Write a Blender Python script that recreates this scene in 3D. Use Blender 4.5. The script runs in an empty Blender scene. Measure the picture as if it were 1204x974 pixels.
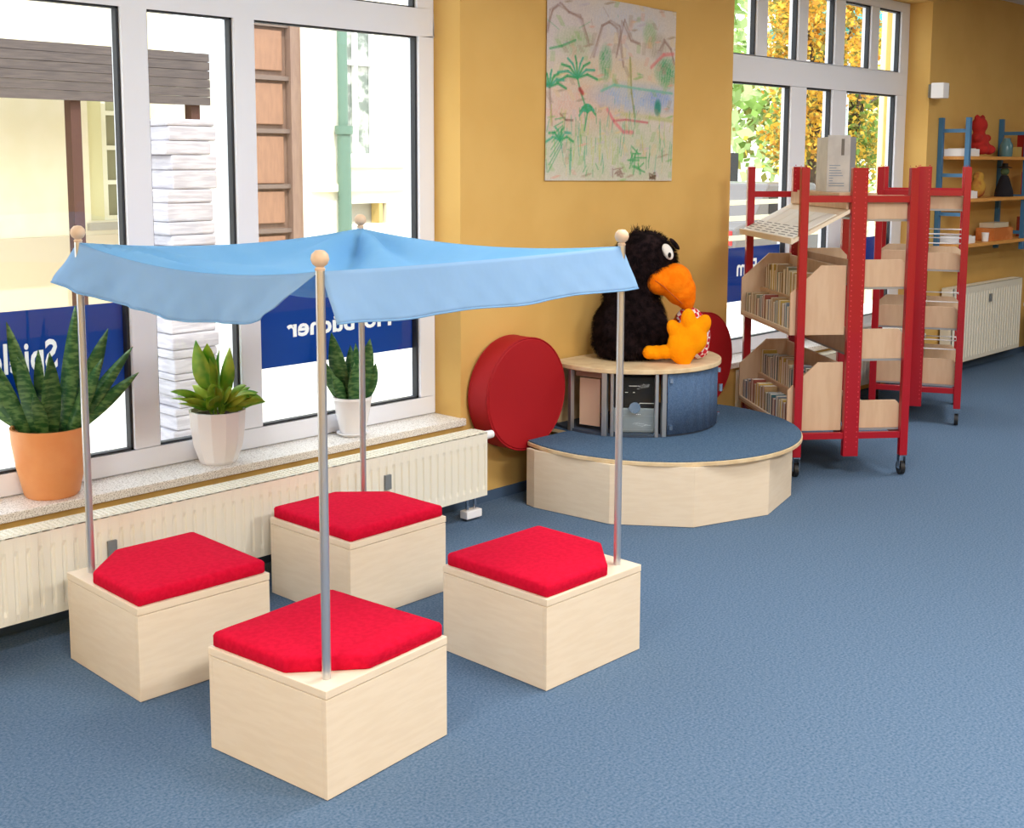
import bpy, bmesh, math, random
import numpy as np
from mathutils import Vector, Matrix, Quaternion, noise
SC = bpy.context.scene
COL = SC.collection
random.seed(7)
PI = math.pi

# ------------------------------------------------------------------ camera
def make_camera():
    f, sy = 1443.75, -116.19
    yaw, pitch, roll = .8090, .1252, .0034
    c = bpy.data.cameras.new('camera'); o = bpy.data.objects.new('camera', c); COL.objects.link(o)
    fw = Vector((math.sin(yaw)*math.cos(pitch), math.cos(yaw)*math.cos(pitch), -math.sin(pitch)))
    r = Vector((math.cos(yaw), -math.sin(yaw), 0)); u = r.cross(fw)
    r2 = math.cos(roll)*r + math.sin(roll)*u; u2 = -math.sin(roll)*r + math.cos(roll)*u
    m = Matrix((r2, u2, -fw)).transposed().to_4x4(); m.translation = Vector((-2.1169, -2.7518, 1.7))
    o.matrix_world = m
    c.sensor_fit = 'HORIZONTAL'; c.sensor_width = 36; c.lens = f*36/1204
    c.shift_x = 0; c.shift_y = sy/1204
    c.clip_start = .05; c.clip_end = 300
    SC.camera = o
make_camera()

# ------------------------------------------------------------------ world, sun, exposure
SC.view_settings.view_transform = 'Standard'; SC.view_settings.look = 'None'
SC.view_settings.gamma = 1; SC.view_settings.use_curve_mapping = False
SC.view_settings.exposure = 0.38
wd = bpy.data.worlds.new('sky'); SC.world = wd; wd.use_nodes = True
bg = wd.node_tree.nodes['Background']; bg.inputs[0].default_value = (.90, .95, 1, 1); bg.inputs[1].default_value = 3.2
sl = bpy.data.lights.new('sun', 'SUN'); sl.energy = 3.0; sl.angle = .01; sl.color = (1, .96, .88)
so = bpy.data.objects.new('sun', sl); COL.objects.link(so); so.rotation_euler = (math.radians(42), 0, math.radians(-25))
ROOM_FILLS = [(-1.6, -3.6), (1.6, -3.3), (5.2, -3.0), (1.6, -.6), (5.4, -.6), (8.9, -1.6), (-2.7, -1.0)]  # unseen lamps put in for room light; last one brightens left-facing sides
ROOM_FILL_W = 38
FRONT_FILL_W = 105  # stronger added lamps behind the camera for frontal light

# ------------------------------------------------------------------ materials
def lin(c):
    c = [x/255 for x in c]
    return tuple((x/12.92 if x <= .04045 else ((x+.055)/1.055)**2.4) for x in c) + (1,)
MATS = {}
def mat(name, rgb, rough=.6, rgb2=None, scale=20, detail=3, stretch=(1, 1, 1), bump=0, metal=0, spec=.4,
        emit=0, fac=(.4, .6), trans=0, bscale=None, coat=0, sheen=0):
    if name in MATS: return MATS[name]
    m = bpy.data.materials.new(name); m.use_nodes = True; nt = m.node_tree; N = nt.nodes; L = nt.links
    b = N['Principled BSDF']
    b.inputs['Roughness'].default_value = rough; b.inputs['Metallic'].default_value = metal
    b.inputs['Specular IOR Level'].default_value = spec
    b.inputs['Base Color'].default_value = lin(rgb)
    if coat: b.inputs['Coat Weight'].default_value = coat
    if sheen: b.inputs['Sheen Weight'].default_value = sheen
    if rgb2 or bump:
        tc = N.new('ShaderNodeTexCoord'); mp = N.new('ShaderNodeMapping'); mp.inputs['Scale'].default_value = stretch
        L.new(tc.outputs['Object'], mp.inputs['Vector'])
        nz = N.new('ShaderNodeTexNoise'); nz.inputs['Scale'].default_value = scale; nz.inputs['Detail'].default_value = detail
        L.new(mp.outputs[0], nz.inputs['Vector'])
        if rgb2:
            cr = N.new('ShaderNodeValToRGB'); cr.color_ramp.elements[0].position = fac[0]; cr.color_ramp.elements[1].position = fac[1]
            cr.color_ramp.elements[0].color = lin(rgb); cr.color_ramp.elements[1].color = lin(rgb2)
            L.new(nz.outputs[0], cr.inputs[0]); L.new(cr.outputs[0], b.inputs['Base Color'])
        if bump:
            n2 = nz
            if bscale:
                n2 = N.new('ShaderNodeTexNoise'); n2.inputs['Scale'].default_value = bscale; L.new(mp.outputs[0], n2.inputs['Vector'])
            bp = N.new('ShaderNodeBump'); bp.inputs['Strength'].default_value = bump; bp.inputs['Distance'].default_value = .01
            L.new(n2.outputs[0], bp.inputs['Height']); L.new(bp.outputs[0], b.inputs['Normal'])
    if trans:
        t = N.new('ShaderNodeBsdfTranslucent'); t.inputs[0].default_value = lin(rgb)
        mx = N.new('ShaderNodeMixShader'); mx.inputs[0].default_value = trans
        out = N['Material Output']
        L.new(b.outputs[0], mx.inputs[1]); L.new(t.outputs[0], mx.inputs[2]); L.new(mx.outputs[0], out.inputs[0])
    if emit:
        b.inputs['Emission Color'].default_value = lin(rgb); b.inputs['Emission Strength'].default_value = emit
    MATS[name] = m
    return m
def glass_mat():
    m = bpy.data.materials.new('window_glass'); m.use_nodes = True; nt = m.node_tree; N = nt.nodes; L = nt.links
    for n in list(N):
        if n.type != 'OUTPUT_MATERIAL': N.remove(n)
    t = N.new('ShaderNodeBsdfTransparent'); t.inputs[0].default_value = (.97, .985, .98, 1)
    g = N.new('ShaderNodeBsdfGlossy'); g.inputs['Roughness'].default_value = .02
    mx = N.new('ShaderNodeMixShader'); mx.inputs[0].default_value = .035; L.new(t.outputs[0], mx.inputs[1]); L.new(g.outputs[0], mx.inputs[2])
    L.new(mx.outputs[0], [n for n in N if n.type == 'OUTPUT_MATERIAL'][0].inputs[0])
    return m
GLASS = glass_mat()
GLASS2 = glass_mat(); GLASS2.node_tree.nodes['Mix Shader'].inputs[0].default_value = .006
def checked_mat(name, c1, c2, s):
    m = mat(name, c1, .9); N = m.node_tree.nodes; L = m.node_tree.links
    tc = N.new('ShaderNodeTexCoord'); ck = N.new('ShaderNodeTexChecker'); ck.inputs['Scale'].default_value = s
    mp = N.new('ShaderNodeMapping'); mp.inputs['Rotation'].default_value = (.5, .4, .6)
    L.new(tc.outputs['Object'], mp.inputs[0]); L.new(mp.outputs[0], ck.inputs['Vector'])
    ck.inputs['Color1'].default_value = lin(c1); ck.inputs['Color2'].default_value = lin(c2)
    L.new(ck.outputs[0], N['Principled BSDF'].inputs['Base Color']); return m

M_WALL = mat('ochre_paint', (215, 173, 98), .85, (219, 178, 103), 3, bump=.05, bscale=150)
M_WALLC = mat('white_paint', (225, 222, 212), .9, bump=.03, scale=80)
M_CARPET = mat('blue_carpet', (70, 98, 126), .98, (108, 126, 150), 120, 8, bump=.3, bscale=400, spec=.1, fac=(.34, .68))
M_FRAME = mat('white_frame', (234, 238, 248), .35)
M_GASKET = mat('dark_gasket', (40, 42, 48), .6)
M_GRANITE = mat('speckled_granite', (168, 160, 150), .3, (244, 241, 236), 230, 2, fac=(.34, .52))
M_RAD = mat('cream_enamel', (235, 231, 216), .35)
M_RADTOP = mat('radiator_grille', (205, 200, 180), .5, (235, 232, 215), 180, 1)
M_BIRCH = mat('birch_plywood', (230, 214, 190), .55, (234, 219, 196), 9, 6, stretch=(1, 1, 7))
M_BIRCH2 = mat('birch_edge', (214, 188, 148), .6, (226, 204, 166), 14, 3)
M_BIRCHS = mat('birch_shelf_panel', (206, 174, 144), .55, (212, 182, 152), 5, 4, stretch=(6, 6, 1))
M_RED = mat('red_felt', (200, 14, 48), .95, (210, 18, 54), 60, 4, bump=.2, bscale=300, spec=.08)
M_REDD = mat('red_leatherette', (168, 8, 22), .7, bump=.05, scale=200)
M_STEEL = mat('brushed_steel', (204, 206, 210), .3, metal=.85)
M_ALU = mat('aluminium', (190, 198, 206), .35, metal=.9)
M_KNOB = mat('pale_wood_knob', (216, 186, 156), .5)
M_CLOTH = mat('pale_blue_cloth', (130, 192, 236), .85, (140, 199, 240), 4, 3, bump=.3, bscale=14, trans=.35, spec=.2)
M_CLOTHV = mat('pale_blue_valance', (158, 198, 234), .85, (164, 203, 238), 4, 3, bump=.3, bscale=14, trans=.4, spec=.2)
M_CLOTHH = mat('cloth_hem', (128, 176, 220), .85, trans=.2)
M_TERRA = mat('terracotta_glaze', (230, 158, 100), .45, (226, 150, 92), 8)
M_WPOT = mat('white_ceramic', (244, 244, 247), .25)
M_SOIL = mat('soil', (60, 42, 30), 1, (90, 64, 44), 60)
M_LEAF = mat('snake_leaf', (36, 84, 40), .4, (92, 128, 70), 26, 3, stretch=(1, 1, 3), fac=(.45, .62))
M_LEAFE = mat('snake_leaf_edge', (150, 165, 90), .5)
M_LILY = mat('lily_leaf', (104, 170, 50), .45, (204, 222, 84), 12, 2, trans=.4)
M_BLUEV = mat('blue_sticker', (0, 82, 176), .4, trans=.4)
M_WHITEV = mat('white_lettering', (250, 250, 250), .5, trans=.45)
M_REDM = mat('red_powder_coat', (164, 10, 30), .32, coat=.3)
M_HOLE = mat('perforation', (205, 60, 72), .5)
M_DARK = mat('dark_rubber', (34, 34, 36), .5)
M_CHROME = mat('chrome', (220, 220, 224), .15, metal=1)
M_BLACK = mat('black_plastic', (20, 18, 20), .6)
M_PAPERS = [mat('paper_%d' % i, c, .6) for i, c in enumerate([(236, 234, 228), (208, 196, 170), (120, 140, 160), (190, 160, 90), (70, 110, 120), (150, 60, 50), (90, 100, 90), (222, 214, 120)])]
M_BLUEM = mat('blue_powder_coat', (66, 118, 160), .4)
M_SHELFW = mat('pine_board', (214, 150, 76), .5, (224, 162, 88), 8, stretch=(1, 8, 8))
M_FUR = mat('black_fur', (20, 15, 18), 1.0, (44, 32, 34), 30, spec=.08)
M_BEAK = mat('orange_plush', (244, 118, 6), .95, (250, 132, 16), 30, bump=.4, bscale=120, spec=.1)
M_FOOT = mat('yellow_plush', (250, 158, 8), .95, (252, 148, 6), 14, bump=.4, bscale=120, spec=.1)
M_CHECK = checked_mat('red_white_check', (198, 30, 50), (240, 226, 226), 46)
M_FELTW = mat('white_felt', (232, 230, 226), .9)
M_FELTB = mat('black_felt', (14, 14, 14), .9)

# ------------------------------------------------------------------ mesh helpers
class MB:
    def __init__(s): s.v = []; s.f = []
    def add(s, vs, fs):
        n = len(s.v); s.v += [tuple(v) for v in vs]; s.f += [tuple(i+n for i in f) for f in fs]; return s
    def box(s, x0, y0, z0, x1, y1, z1, M=None):
        vs = [Vector(p) for p in ((x0,y0,z0),(x1,y0,z0),(x1,y1,z0),(x0,y1,z0),(x0,y0,z1),(x1,y0,z1),(x1,y1,z1),(x0,y1,z1))]
        if M: vs = [M @ v for v in vs]
        return s.add(vs, [(0,3,2,1),(4,5,6,7),(0,1,5,4),(1,2,6,5),(2,3,7,6),(3,0,4,7)])
    def cyl(s, p0, p1, r0, r1=None, n=14, cap=True):
        p0 = Vector(p0); p1 = Vector(p1); r1 = r0 if r1 is None else r1
        d = (p1-p0).normalized(); a = d.orthogonal().normalized(); b = d.cross(a)
        vs = []
        for p, r in ((p0, r0), (p1, r1)):
            for i in range(n):
                t = 2*PI*i/n; vs.append(p + r*(math.cos(t)*a + math.sin(t)*b))
        fs = [(i, (i+1) % n, n+(i+1) % n, n+i) for i in range(n)]
        if cap: fs += [tuple(range(n-1, -1, -1)), tuple(range(n, 2*n))]
        return s.add(vs, fs)
    def lathe(s, prof, n=24, c=(0, 0, 0), sides=None, rfun=None):
        vs = []; m = len(prof)
        for r, z in prof:
            for i in range(n):
                t = 2*PI*i/n; rr = r*(rfun(t) if rfun else 1)
                vs.append((c[0]+rr*math.cos(t), c[1]+rr*math.sin(t), c[2]+z))
        fs = []
        for j in range(m-1):
            for i in range(n): fs.append((j*n+i, j*n+(i+1) % n, (j+1)*n+(i+1) % n, (j+1)*n+i))
        if prof[0][0] > 1e-4: fs.append(tuple(range(n-1, -1, -1)))
        if prof[-1][0] > 1e-4: fs.append(tuple(range((m-1)*n, m*n)))
        return s.add(vs, fs)
    def prism(s, poly, z0, z1, M=None):      # poly in xy, extruded in z
        n = len(poly)
        vs = [Vector((x, y, z0)) for x, y in poly] + [Vector((x, y, z1)) for x, y in poly]
        if M: vs = [M @ v for v in vs]
        fs = [tuple(range(n-1, -1, -1)), tuple(range(n, 2*n))] + [(i, (i+1) % n, n+(i+1) % n, n+i) for i in range(n)]
        return s.add(vs, fs)
    def sphere(s, c, r, n=14, m=9, sc=(1, 1, 1), M=None):
        vs = []; c = Vector(c)
        for j in range(m+1):
            ph = PI*j/m
            for i in range(n):
                t = 2*PI*i/n
                v = Vector((sc[0]*r*math.sin(ph)*math.cos(t), sc[1]*r*math.sin(ph)*math.sin(t), sc[2]*r*math.cos(ph)))
                if M: v = M @ v
                vs.append(v+c)
        fs = [(j*n+i, (j+1)*n+i, (j+1)*n+(i+1) % n, j*n+(i+1) % n) for j in range(m) for i in range(n)]
        return s.add(vs, fs)
    def grid(s, fn, nu, nv):
        vs = [fn(i/nu, j/nv) for j in range(nv+1) for i in range(nu+1)]
        w = nu+1
        return s.add(vs, [(j*w+i, j*w+i+1, (j+1)*w+i+1, (j+1)*w+i) for j in range(nv) for i in range(nu)])
    def build(s, name, m, parent=None, smooth=False, bevel=0, solid=0, loc=None, rot=None, kind=None):
        me = bpy.data.meshes.new(name); me.from_pydata(s.v, [], s.f)
        bm = bmesh.new(); bm.from_mesh(me); bmesh.ops.remove_doubles(bm, verts=bm.verts, dist=1e-6)
        bmesh.ops.recalc_face_normals(bm, faces=bm.faces); bm.to_mesh(me); bm.free()
        o = bpy.data.objects.new(name, me); COL.objects.link(o)
        for mm in (m if isinstance(m, (list, tuple)) else [m]): me.materials.append(mm)
        if smooth:
            me.shade_smooth()
            if smooth != True: me.set_sharp_from_angle(angle=math.radians(smooth))
        if solid:
            md = o.modifiers.new('thick', 'SOLIDIFY'); md.thickness = solid; md.offset = 0
        if bevel:
            md = o.modifiers.new('bevel', 'BEVEL'); md.width = bevel; md.segments = 2; md.limit_method = 'ANGLE'
        if parent: o.parent = parent
        if loc is not None: o.location = loc
        if rot is not None: o.rotation_euler = rot
        if kind: o['kind'] = kind
        return o
def tag(o, label, cat, group=None, kind=None):
    if label: o['label'] = label
    if cat: o['category'] = cat
    if group: o['group'] = group
    if kind: o['kind'] = kind
    return o
def empty(name, loc=(0, 0, 0), rz=0, label=None, cat=None, group=None, kind=None, rot=None):
    o = bpy.data.objects.new(name, None); COL.objects.link(o); o.location = loc
    o.rotation_euler = rot if rot else (0, 0, rz); o.empty_display_size = .1
    return tag(o, label, cat, group, kind)
def copy_tree(o, parent=None):
    c = o.copy(); COL.objects.link(c)
    if parent: c.parent = parent
    for ch in list(o.children): copy_tree(ch, c)
    return c
def B(x0, y0, z0, x1, y1, z1): return MB().box(x0, y0, z0, x1, y1, z1)
def struct(o, label=None): o['kind'] = 'structure'; return o

# ------------------------------------------------------------------ room shell
WY, FY = 1.495, 1.71          # inner wall face, window plane
CEIL = 3.03
XL, XR, YB = -3.6, 12.5, -5.2
OUT = 1.86
struct(B(XL-.2, YB-.2, -.15, XR+.2, OUT, 0).build('floor', M_CARPET))
struct(B(XL-.2, YB-.2, CEIL, XR+.2, OUT, CEIL+.25).build('ceiling', M_WALLC))
struct(B(XL-.2, YB-.2, 0, XL, OUT, CEIL).build('wall_left', M_WALL))
struct(B(XR, YB-.2, 0, XR+.2, OUT, CEIL).build('wall_right', M_WALL))
struct(B(XL, YB-.2, 0, XR, YB, CEIL).build('wall_front', M_WALL))
W1 = (-2.3, 1.975); W2 = (4.262, 6.92); W3 = (9.02, 11.2); HEAD = 2.90
bw = MB()
xs = [XL, W1[0], W1[1], W2[0], W2[1], W3[0], W3[1], XR]
for i in (0, 2, 4, 6): bw.box(xs[i], WY, 0, xs[i+1], OUT, CEIL)
for a, b in (W1, W2, W3):
    bw.box(a, WY, 0, b, OUT, .415); bw.box(a, WY, HEAD, b, OUT, CEIL)
struct(bw.build('wall_back', M_WALL))
for k, (a, b) in enumerate((W1, W2, W3)):
    s_ = B(a-.02, WY-.025, .415, b+.015, FY+.03, .45).build('trim_%d' % (k+1), M_GRANITE, bevel=.004)
    struct(s_)
# baseboards
struct(B(XL, WY-.012, 0, XR, WY, .05).build('baseboard_back', mat('carpet_skirting', (70, 92, 120), .9)))

def window(n, x0, x1, members, upper, transom, panes_low, panes_up):
    root = empty('window_%d' % n, ((x0+x1)/2, FY, .45), kind='structure'); ox = (x0+x1)/2; oz = .45
    def bx(m, a, z0, b, z1, y0, y1): m.box(a-ox, y0, z0-oz, b-ox, y1, z1-oz)
    fr = MB(); y0, y1 = -.035, .045
    bot, (t0, t1) = .54, transom
    bx(fr, x0, .452, x1, bot, y0, y1); bx(fr, x0, t0, x1, t1, y0, y1); bx(fr, x0, HEAD-.07, x1, HEAD, y0, y1)
    for a, b in members: bx(fr, a, bot, b, t0, y0, y1)
    for a, b in upper: bx(fr, a, t1, b, HEAD-.07, y0, y1)
    fr.build('window_frame', M_FRAME, root, bevel=.006)
    for (a, b), z0, z1 in [(p, bot, t0) for p in panes_low] + [(p, t1, HEAD-.07) for p in panes_up]:
        sash = MB(); s = .026
        bx(sash, a, z0, b, z0+s, -.048, -.03); bx(sash, a, z1-s, b, z1, -.048, -.03)
        bx(sash, a, z0, a+s, z1, -.048, -.03); bx(sash, b-s, z0, b, z1, -.048, -.03)
        g = MB(); t = .012
        bx(g, a, z1-t, b, z1, -.02, .012); bx(g, b-t, z0, b, z1, -.02, .012); bx(g, a, z0, a+t*.6, z1, -.02, .012); bx(g, a, z0, b, z0+t*.7, -.02, .012)
        g.build('gasket', M_GASKET, root)
        p = MB(); bx(p, a, z0, b, z1, -.002, .002); p.build('pane', GLASS, root)
    return root
window(1, *W1, [(-2.3, -2.2), (-1.12, -1.0), (.335, .45), (.845, .95), (1.875, 1.975)],
       [(-2.3, -2.2), (-1.12, -1.0), (.335, .45), (.845, .95), (1.354, 1.47), (1.865, 1.975)], (2.29, 2.415),
       [(-2.2, -1.12), (-1.0, .335), (.45, .845), (.95, 1.875)], [(-2.2, -1.12), (-1.0, .335), (.45, .845), (.95, 1.354), (1.47, 1.865)])
window(2, *W2, [(4.262, 4.34), (5.24, 5.44), (5.79, 5.99), (6.76, 6.92)],
       [(4.262, 4.34), (4.80, 4.925), (5.31, 5.43), (5.80, 5.935), (6.32, 6.44), (6.79, 6.92)], (2.205, 2.375),
       [(4.34, 5.24), (5.44, 5.79), (5.99, 6.76)], [(4.34, 4.80), (4.925, 5.31), (5.43, 5.80), (5.935, 6.32), (6.44, 6.79)])
window(3, *W3, [(9.02, 9.14), (10.1, 10.25), (11.08, 11.2)], [(9.02, 9.14), (10.1, 10.25), (11.08, 11.2)], (2.205, 2.375),
       [(9.14, 10.1), (10.25, 11.08)], [(9.14, 10.1), (10.25, 11.08)])

def glyph_mesh(text, size, offset=.0):
    cu = bpy.data.curves.new('t', 'FONT'); cu.body = text; cu.size = size; cu.offset = offset; cu.extrude = .0008; cu.resolution_u = 3
    o = bpy.data.objects.new('t', cu); COL.objects.link(o)
    bpy.context.view_layer.update()
    me = bpy.data.meshes.new_from_object(o.evaluated_get(bpy.context.evaluated_depsgraph_get()))
    bpy.data.objects.remove(o); return me
def text_obj(name, text, size, m, parent, loc, rot, offset=.0):
    me = glyph_mesh(text, size, offset); me.materials.append(m)
    o = bpy.data.objects.new(name, me); COL.objects.link(o); o.parent = parent; o.location = loc; o.rotation_euler = rot; return o
def sticker(x0, x1, z0, z1, text, tx, tz, size, label, sx=1.0):
    r = empty('window_sticker', (x0, FY+.018, z0), label=label, cat='sticker', group='blue banner stickers on the window panes')
    sh = B(0, -.001, 0, x1-x0, .001, z1-z0).build('banner_sheet', M_BLUEV, r)
    if text:
        # reads correctly from the street, so mirrored from the room (tx = where the word starts, i.e. its right end seen from inside)
        me = glyph_mesh(text, size, .0035); me.materials.append(M_WHITEV)
        me.transform(Matrix.Translation((tx-x0, 0, tz-z0)) @ Matrix.Rotation(PI, 4, 'Z') @ Matrix.Rotation(PI/2, 4, 'X') @ Matrix.Diagonal((sx, 1, 1, 1)))
        cut = bpy.data.objects.new('cut', me.copy()); COL.objects.link(cut)
        cut.data.transform(Matrix.Diagonal((1, 8, 1, 1)))
        bm = bmesh.new(); bm.from_mesh(cut.data); bmesh.ops.remove_doubles(bm, verts=bm.verts, dist=1e-5); bmesh.ops.recalc_face_normals(bm, faces=bm.faces); bm.to_mesh(cut.data); bm.free()
        md = sh.modifiers.new('cut', 'BOOLEAN'); md.operation = 'DIFFERENCE'; md.object = cut; md.solver = 'EXACT'; md.use_self = True; md.use_hole_tolerant = True
        cut.location = r.location
        new = evaluated_mesh(sh); sh.modifiers.clear()
        if len(new.polygons) > 20: sh.data = new
        bpy.data.objects.remove(cut)
        o = bpy.data.objects.new('lettering', me); COL.objects.link(o); o.parent = r
    return r
def evaluated_mesh(o):
    bpy.context.view_layer.update()
    return bpy.data.meshes.new_from_object(o.evaluated_get(bpy.context.evaluated_depsgraph_get()))
sticker(-.995, .33, .785, 1.137, 'Spiele', .052, .905, .160, 'royal blue banner sticker with mirrored word on the leftmost large pane', .72)
sticker(.955, 1.87, .785, 1.137, 'H\u00f6rb\u00fccher', 1.74, .914, .112, 'royal blue banner sticker with mirrored word under the blue canopy, behind snake plant', 1.22)
sticker(4.345, 5.235, .785, 1.14, 'Film', 4.96, .955, .15, 'royal blue banner sticker on the pane left of the red shelves')
sticker(5.995, 6.755, .785, 1.137, None, 0, 0, 0, 'royal blue banner sticker on the pane seen through the red shelves')
sticker(9.145, 10.095, .5, 1.0, None, 0, 0, 0, 'dark blue banner sticker at the far right edge by the grey box')

# ------------------------------------------------------------------ radiators
def radiator(x0, x1, y0, y1, z0, z1, pitch, label, valve=True, clips=()):
    r = empty('radiator', (x0, y0, 0), label=label, cat='radiator', group='wall radiators'); L = x1-x0; D = y1-y0
    m = MB()
    # front sheet with pressed vertical ribs
    n = int(L/pitch); zb, zt = z0+.03, z1-.05
    prof = []
    for i in range(n):
        x = i*L/n
        w = L/n
        prof += [(x, 0), (x+.30*w, 0), (x+.42*w, .007), (x+.62*w, .007), (x+.74*w, 0)]
    prof.append((L, 0))
    vs = []; fs = []
    for x, d in prof: vs += [(x, 0, z0), (x, d*.2, zb), (x, d, zb+.02), (x, d, zt-.02), (x, d*.2, zt), (x, 0, z1)]
    for i in range(len(prof)-1):
        for j in range(5): fs.append((i*6+j, (i+1)*6+j, (i+1)*6+j+1, i*6+j+1))
    m.add(vs, fs)
    m.build('front_panel', M_RAD, r)
    b = MB(); b.box(0, D-.012, z0, L, D, z1-.003); b.box(0, .0095, z0, .004, D-.012, z1-.003); b.box(L-.004, .0095, z0, L, D-.012, z1-.003); b.build('casing', M_RAD, r)
    g = MB(); g.box(0, .0, z1-.004, L, D, z1)
    g.build('top_grille', M_RADTOP, r)
    sl_ = MB()
    for i in range(int(L/.02)):
        sl_.box(.02+i*.02, .02, z1, .028+i*.02, D-.02, z1+.002)
    sl_.build('grille_slots', M_RAD, r, kind='stuff')
    for cx in clips: B(cx-x0-.017, -.012, z1-.155, cx-x0+.017, -.001, z1-.09).build('clip', mat('clip_grey', (120, 126, 130), .4), r)
    if valve:
        v = MB(); v.cyl((L, D*.5, z1-.03), (L+.03, D*.5, z1-.03), .012); v.cyl((L+.03, D*.5, z1-.03), (L+.085, D*.5, z1-.03), .022, .019, 16)
        v.build('thermostat_valve', M_WPOT, r, smooth=40)
        [MB().cyl((L-q_, D*.5, .01), (L-q_, D*.5, z0), .008).build('pipe', M_CHROME, r, smooth=40) for q_ in (.08, .03)]
        B(L-.105, D*.5-.025, .012, L-.005, D*.5+.025, .05).build('pipe_cover', M_WPOT, r, bevel=.004)
    for xx in (.3, L-.3): MB().box(xx-.02, D, z0+.03, xx+.02, WY-y0-.001, z1-.05).build('wall_bracket', M_RAD, r)
    return r
radiator(-2.2, 1.924, 1.261, 1.37, .12, .425, .043, 'long cream ribbed radiator under the large window behind the seat boxes', clips=(-.004, 1.30))
radiator(4.35, 6.8, 1.39, 1.475, .12, .40, .05, 'cream radiator under the second window, behind the red shelves', clips=())
radiator(7.25, 8.62, 1.37, 1.47, .10, .71, .05, 'tall cream radiator on the ochre wall at the far right', valve=False, clips=(7.95,))

# ------------------------------------------------------------------ seat boxes with cushions, canopy
BS, BH, INS = .486, .310, .059
boxes = [((0, 0), .0997, (-1, -1), 'nearest birch box of the four, front centre, with steel pole at its front corner'),
         ((-.006, .872), -.0255, (-1, 1), 'left birch box beside the radiator, pole at its back left corner'),
         ((.940, .015), -.0033, (1, -1), 'right birch box standing alone on the carpet, pole at its right corner'),
         ((.864, .924), .0152, (1, 1), 'rear birch box against the radiator, under its own red cushion')]
pole_pos = []
def seat_box(i):
    (cx, cy), rz, (sx, sy), lab = boxes[i]
    r = empty('seat_box', (cx, cy, 0), rz, lab, 'box', 'birch plywood seat boxes')
    h = BS/2; t = .016
    B(-h, -h, .002, h, -h+t, BH-.028).build('side_panel', M_BIRCH, r, bevel=.0015)
    B(-h, h-t, .002, h, h, BH-.028).build('side_panel', M_BIRCH, r, bevel=.0015)
    B(-h, -h+t, .002, -h+t, h-t, BH-.028).build('side_panel', M_BIRCH, r, bevel=.0015)
    B(h-t, -h+t, .002, h, h-t, BH-.028).build('side_panel', M_BIRCH, r, bevel=.0015)
    B(-h+t, -h+t, .003, h-t, h-t, .015).build('bottom_panel', M_BIRCH2, r)
    B(-h-.001, -h-.001, BH-.026, h+.001, h+.001, BH-.002).build('lid', M_BIRCH, r, bevel=.002)
    # narrow raised rim round the pole corner
    for q in (-1, 1):
        hw = MB()
        c = (sx*(h-.105+.03*q), sy*(h-.105-.03*q))
        hw.cyl((c[0], c[1], BH-.002), (c[0], c[1], BH+.009), .007, .006, 10)
        hw.build('cushion_stud', M_CHROME, r)
    # cushion
    k = .008; e = h-k; ch = .165
    poly = [(-e, -e), (e, -e), (e, e), (-e, e)]
    pts = []
    for (x, y) in poly:
        if (x > 0) == (sx > 0) and (y > 0) == (sy > 0):
            a = (x-sx*ch, y); b_ = (x, y-sy*ch)
            # keep winding
            idx = poly.index((x, y)); prev = poly[idx-1]
            pts += [a, b_] if (abs(prev[1]-y) < 1e-6) else [b_, a]
        else: pts.append((x, y))
    c = empty('seat_cushion', (cx, cy, BH-.004), rz, None, 'cushion', 'red five-sided seat cushions')
    bpy.data.objects.remove(c)
    bm = bmesh.new()
    n = len(pts); rings = []
    specs = [(.004, 0.0), (.0, .004), (.0, .034), (.003, .041), (.012, .045)]
    cen = Vector((sum(p[0] for p in pts)/n, sum(p[1] for p in pts)/n))
    # densify
    def dens(pp):
        out = []
        for a_, b_ in zip(pp, pp[1:]+pp[:1]):
            a_, b_ = Vector(a_), Vector(b_); L = (b_-a_).length; m_ = 8
            ts = [.015] + [q/m_ for q in range(1, m_)] + [.985]
            out += [a_.lerp(b_, t_) for t_ in ts]
        return out
    dp = dens(pts)
    for ins, z in specs:
        rings.append([bm.verts.new((*(p - (p-cen)*(ins/.2) - (p-cen).normalized()*0), z + .0015*noise.noise(Vector((p.x*9+i, p.y*9, z*30))))) for p in dp])
    for a_, b_ in zip(rings, rings[1:]):
        for q in range(len(dp)): bm.faces.new((a_[q], a_[(q+1) % len(dp)], b_[(q+1) % len(dp)], b_[q]))
    bm.faces.new(rings[0][::-1])
    last = rings[-1]
    for s_, zz in ((.6, .0475), (.2, .049)):
        nr = [bm.verts.new((*(cen + (v.co.xy-cen)*s_), zz)) for v in rings[-1]] if s_ == .6 else [bm.verts.new((*(cen + (v.co.xy-cen)*.33), zz)) for v in last]
        for q in range(len(dp)): bm.faces.new((last[q], last[(q+1) % len(dp)], nr[(q+1) % len(dp)], nr[q]))
        last = nr
    bm.faces.new(last)
    me = bpy.data.meshes.new('seat_cushion'); bmesh.ops.recalc_face_normals(bm, faces=bm.faces); bm.to_mesh(me); bm.free(); me.shade_smooth()
    me.materials.append(M_RED)
    cu = bpy.data.objects.new('seat_cushion', me); COL.objects.link(cu); cu.location = (cx, cy, BH-.0015); cu.rotation_euler = (0, 0, rz)
    tag(cu, ['red five-sided cushion on the nearest box, in front', 'red cushion on the left box, notched at its back left corner',
             'red cushion on the right box, standing off the carpet edge', 'red cushion on the rear box against the radiator'][i], 'cushion', 'red five-sided seat cushions')
    q = Matrix.Rotation(rz, 2) @ Vector((sx*(h-INS), sy*(h-INS)))
    pole_pos.append((cx+q.x, cy+q.y))
for i in range(4): seat_box(i)
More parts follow.
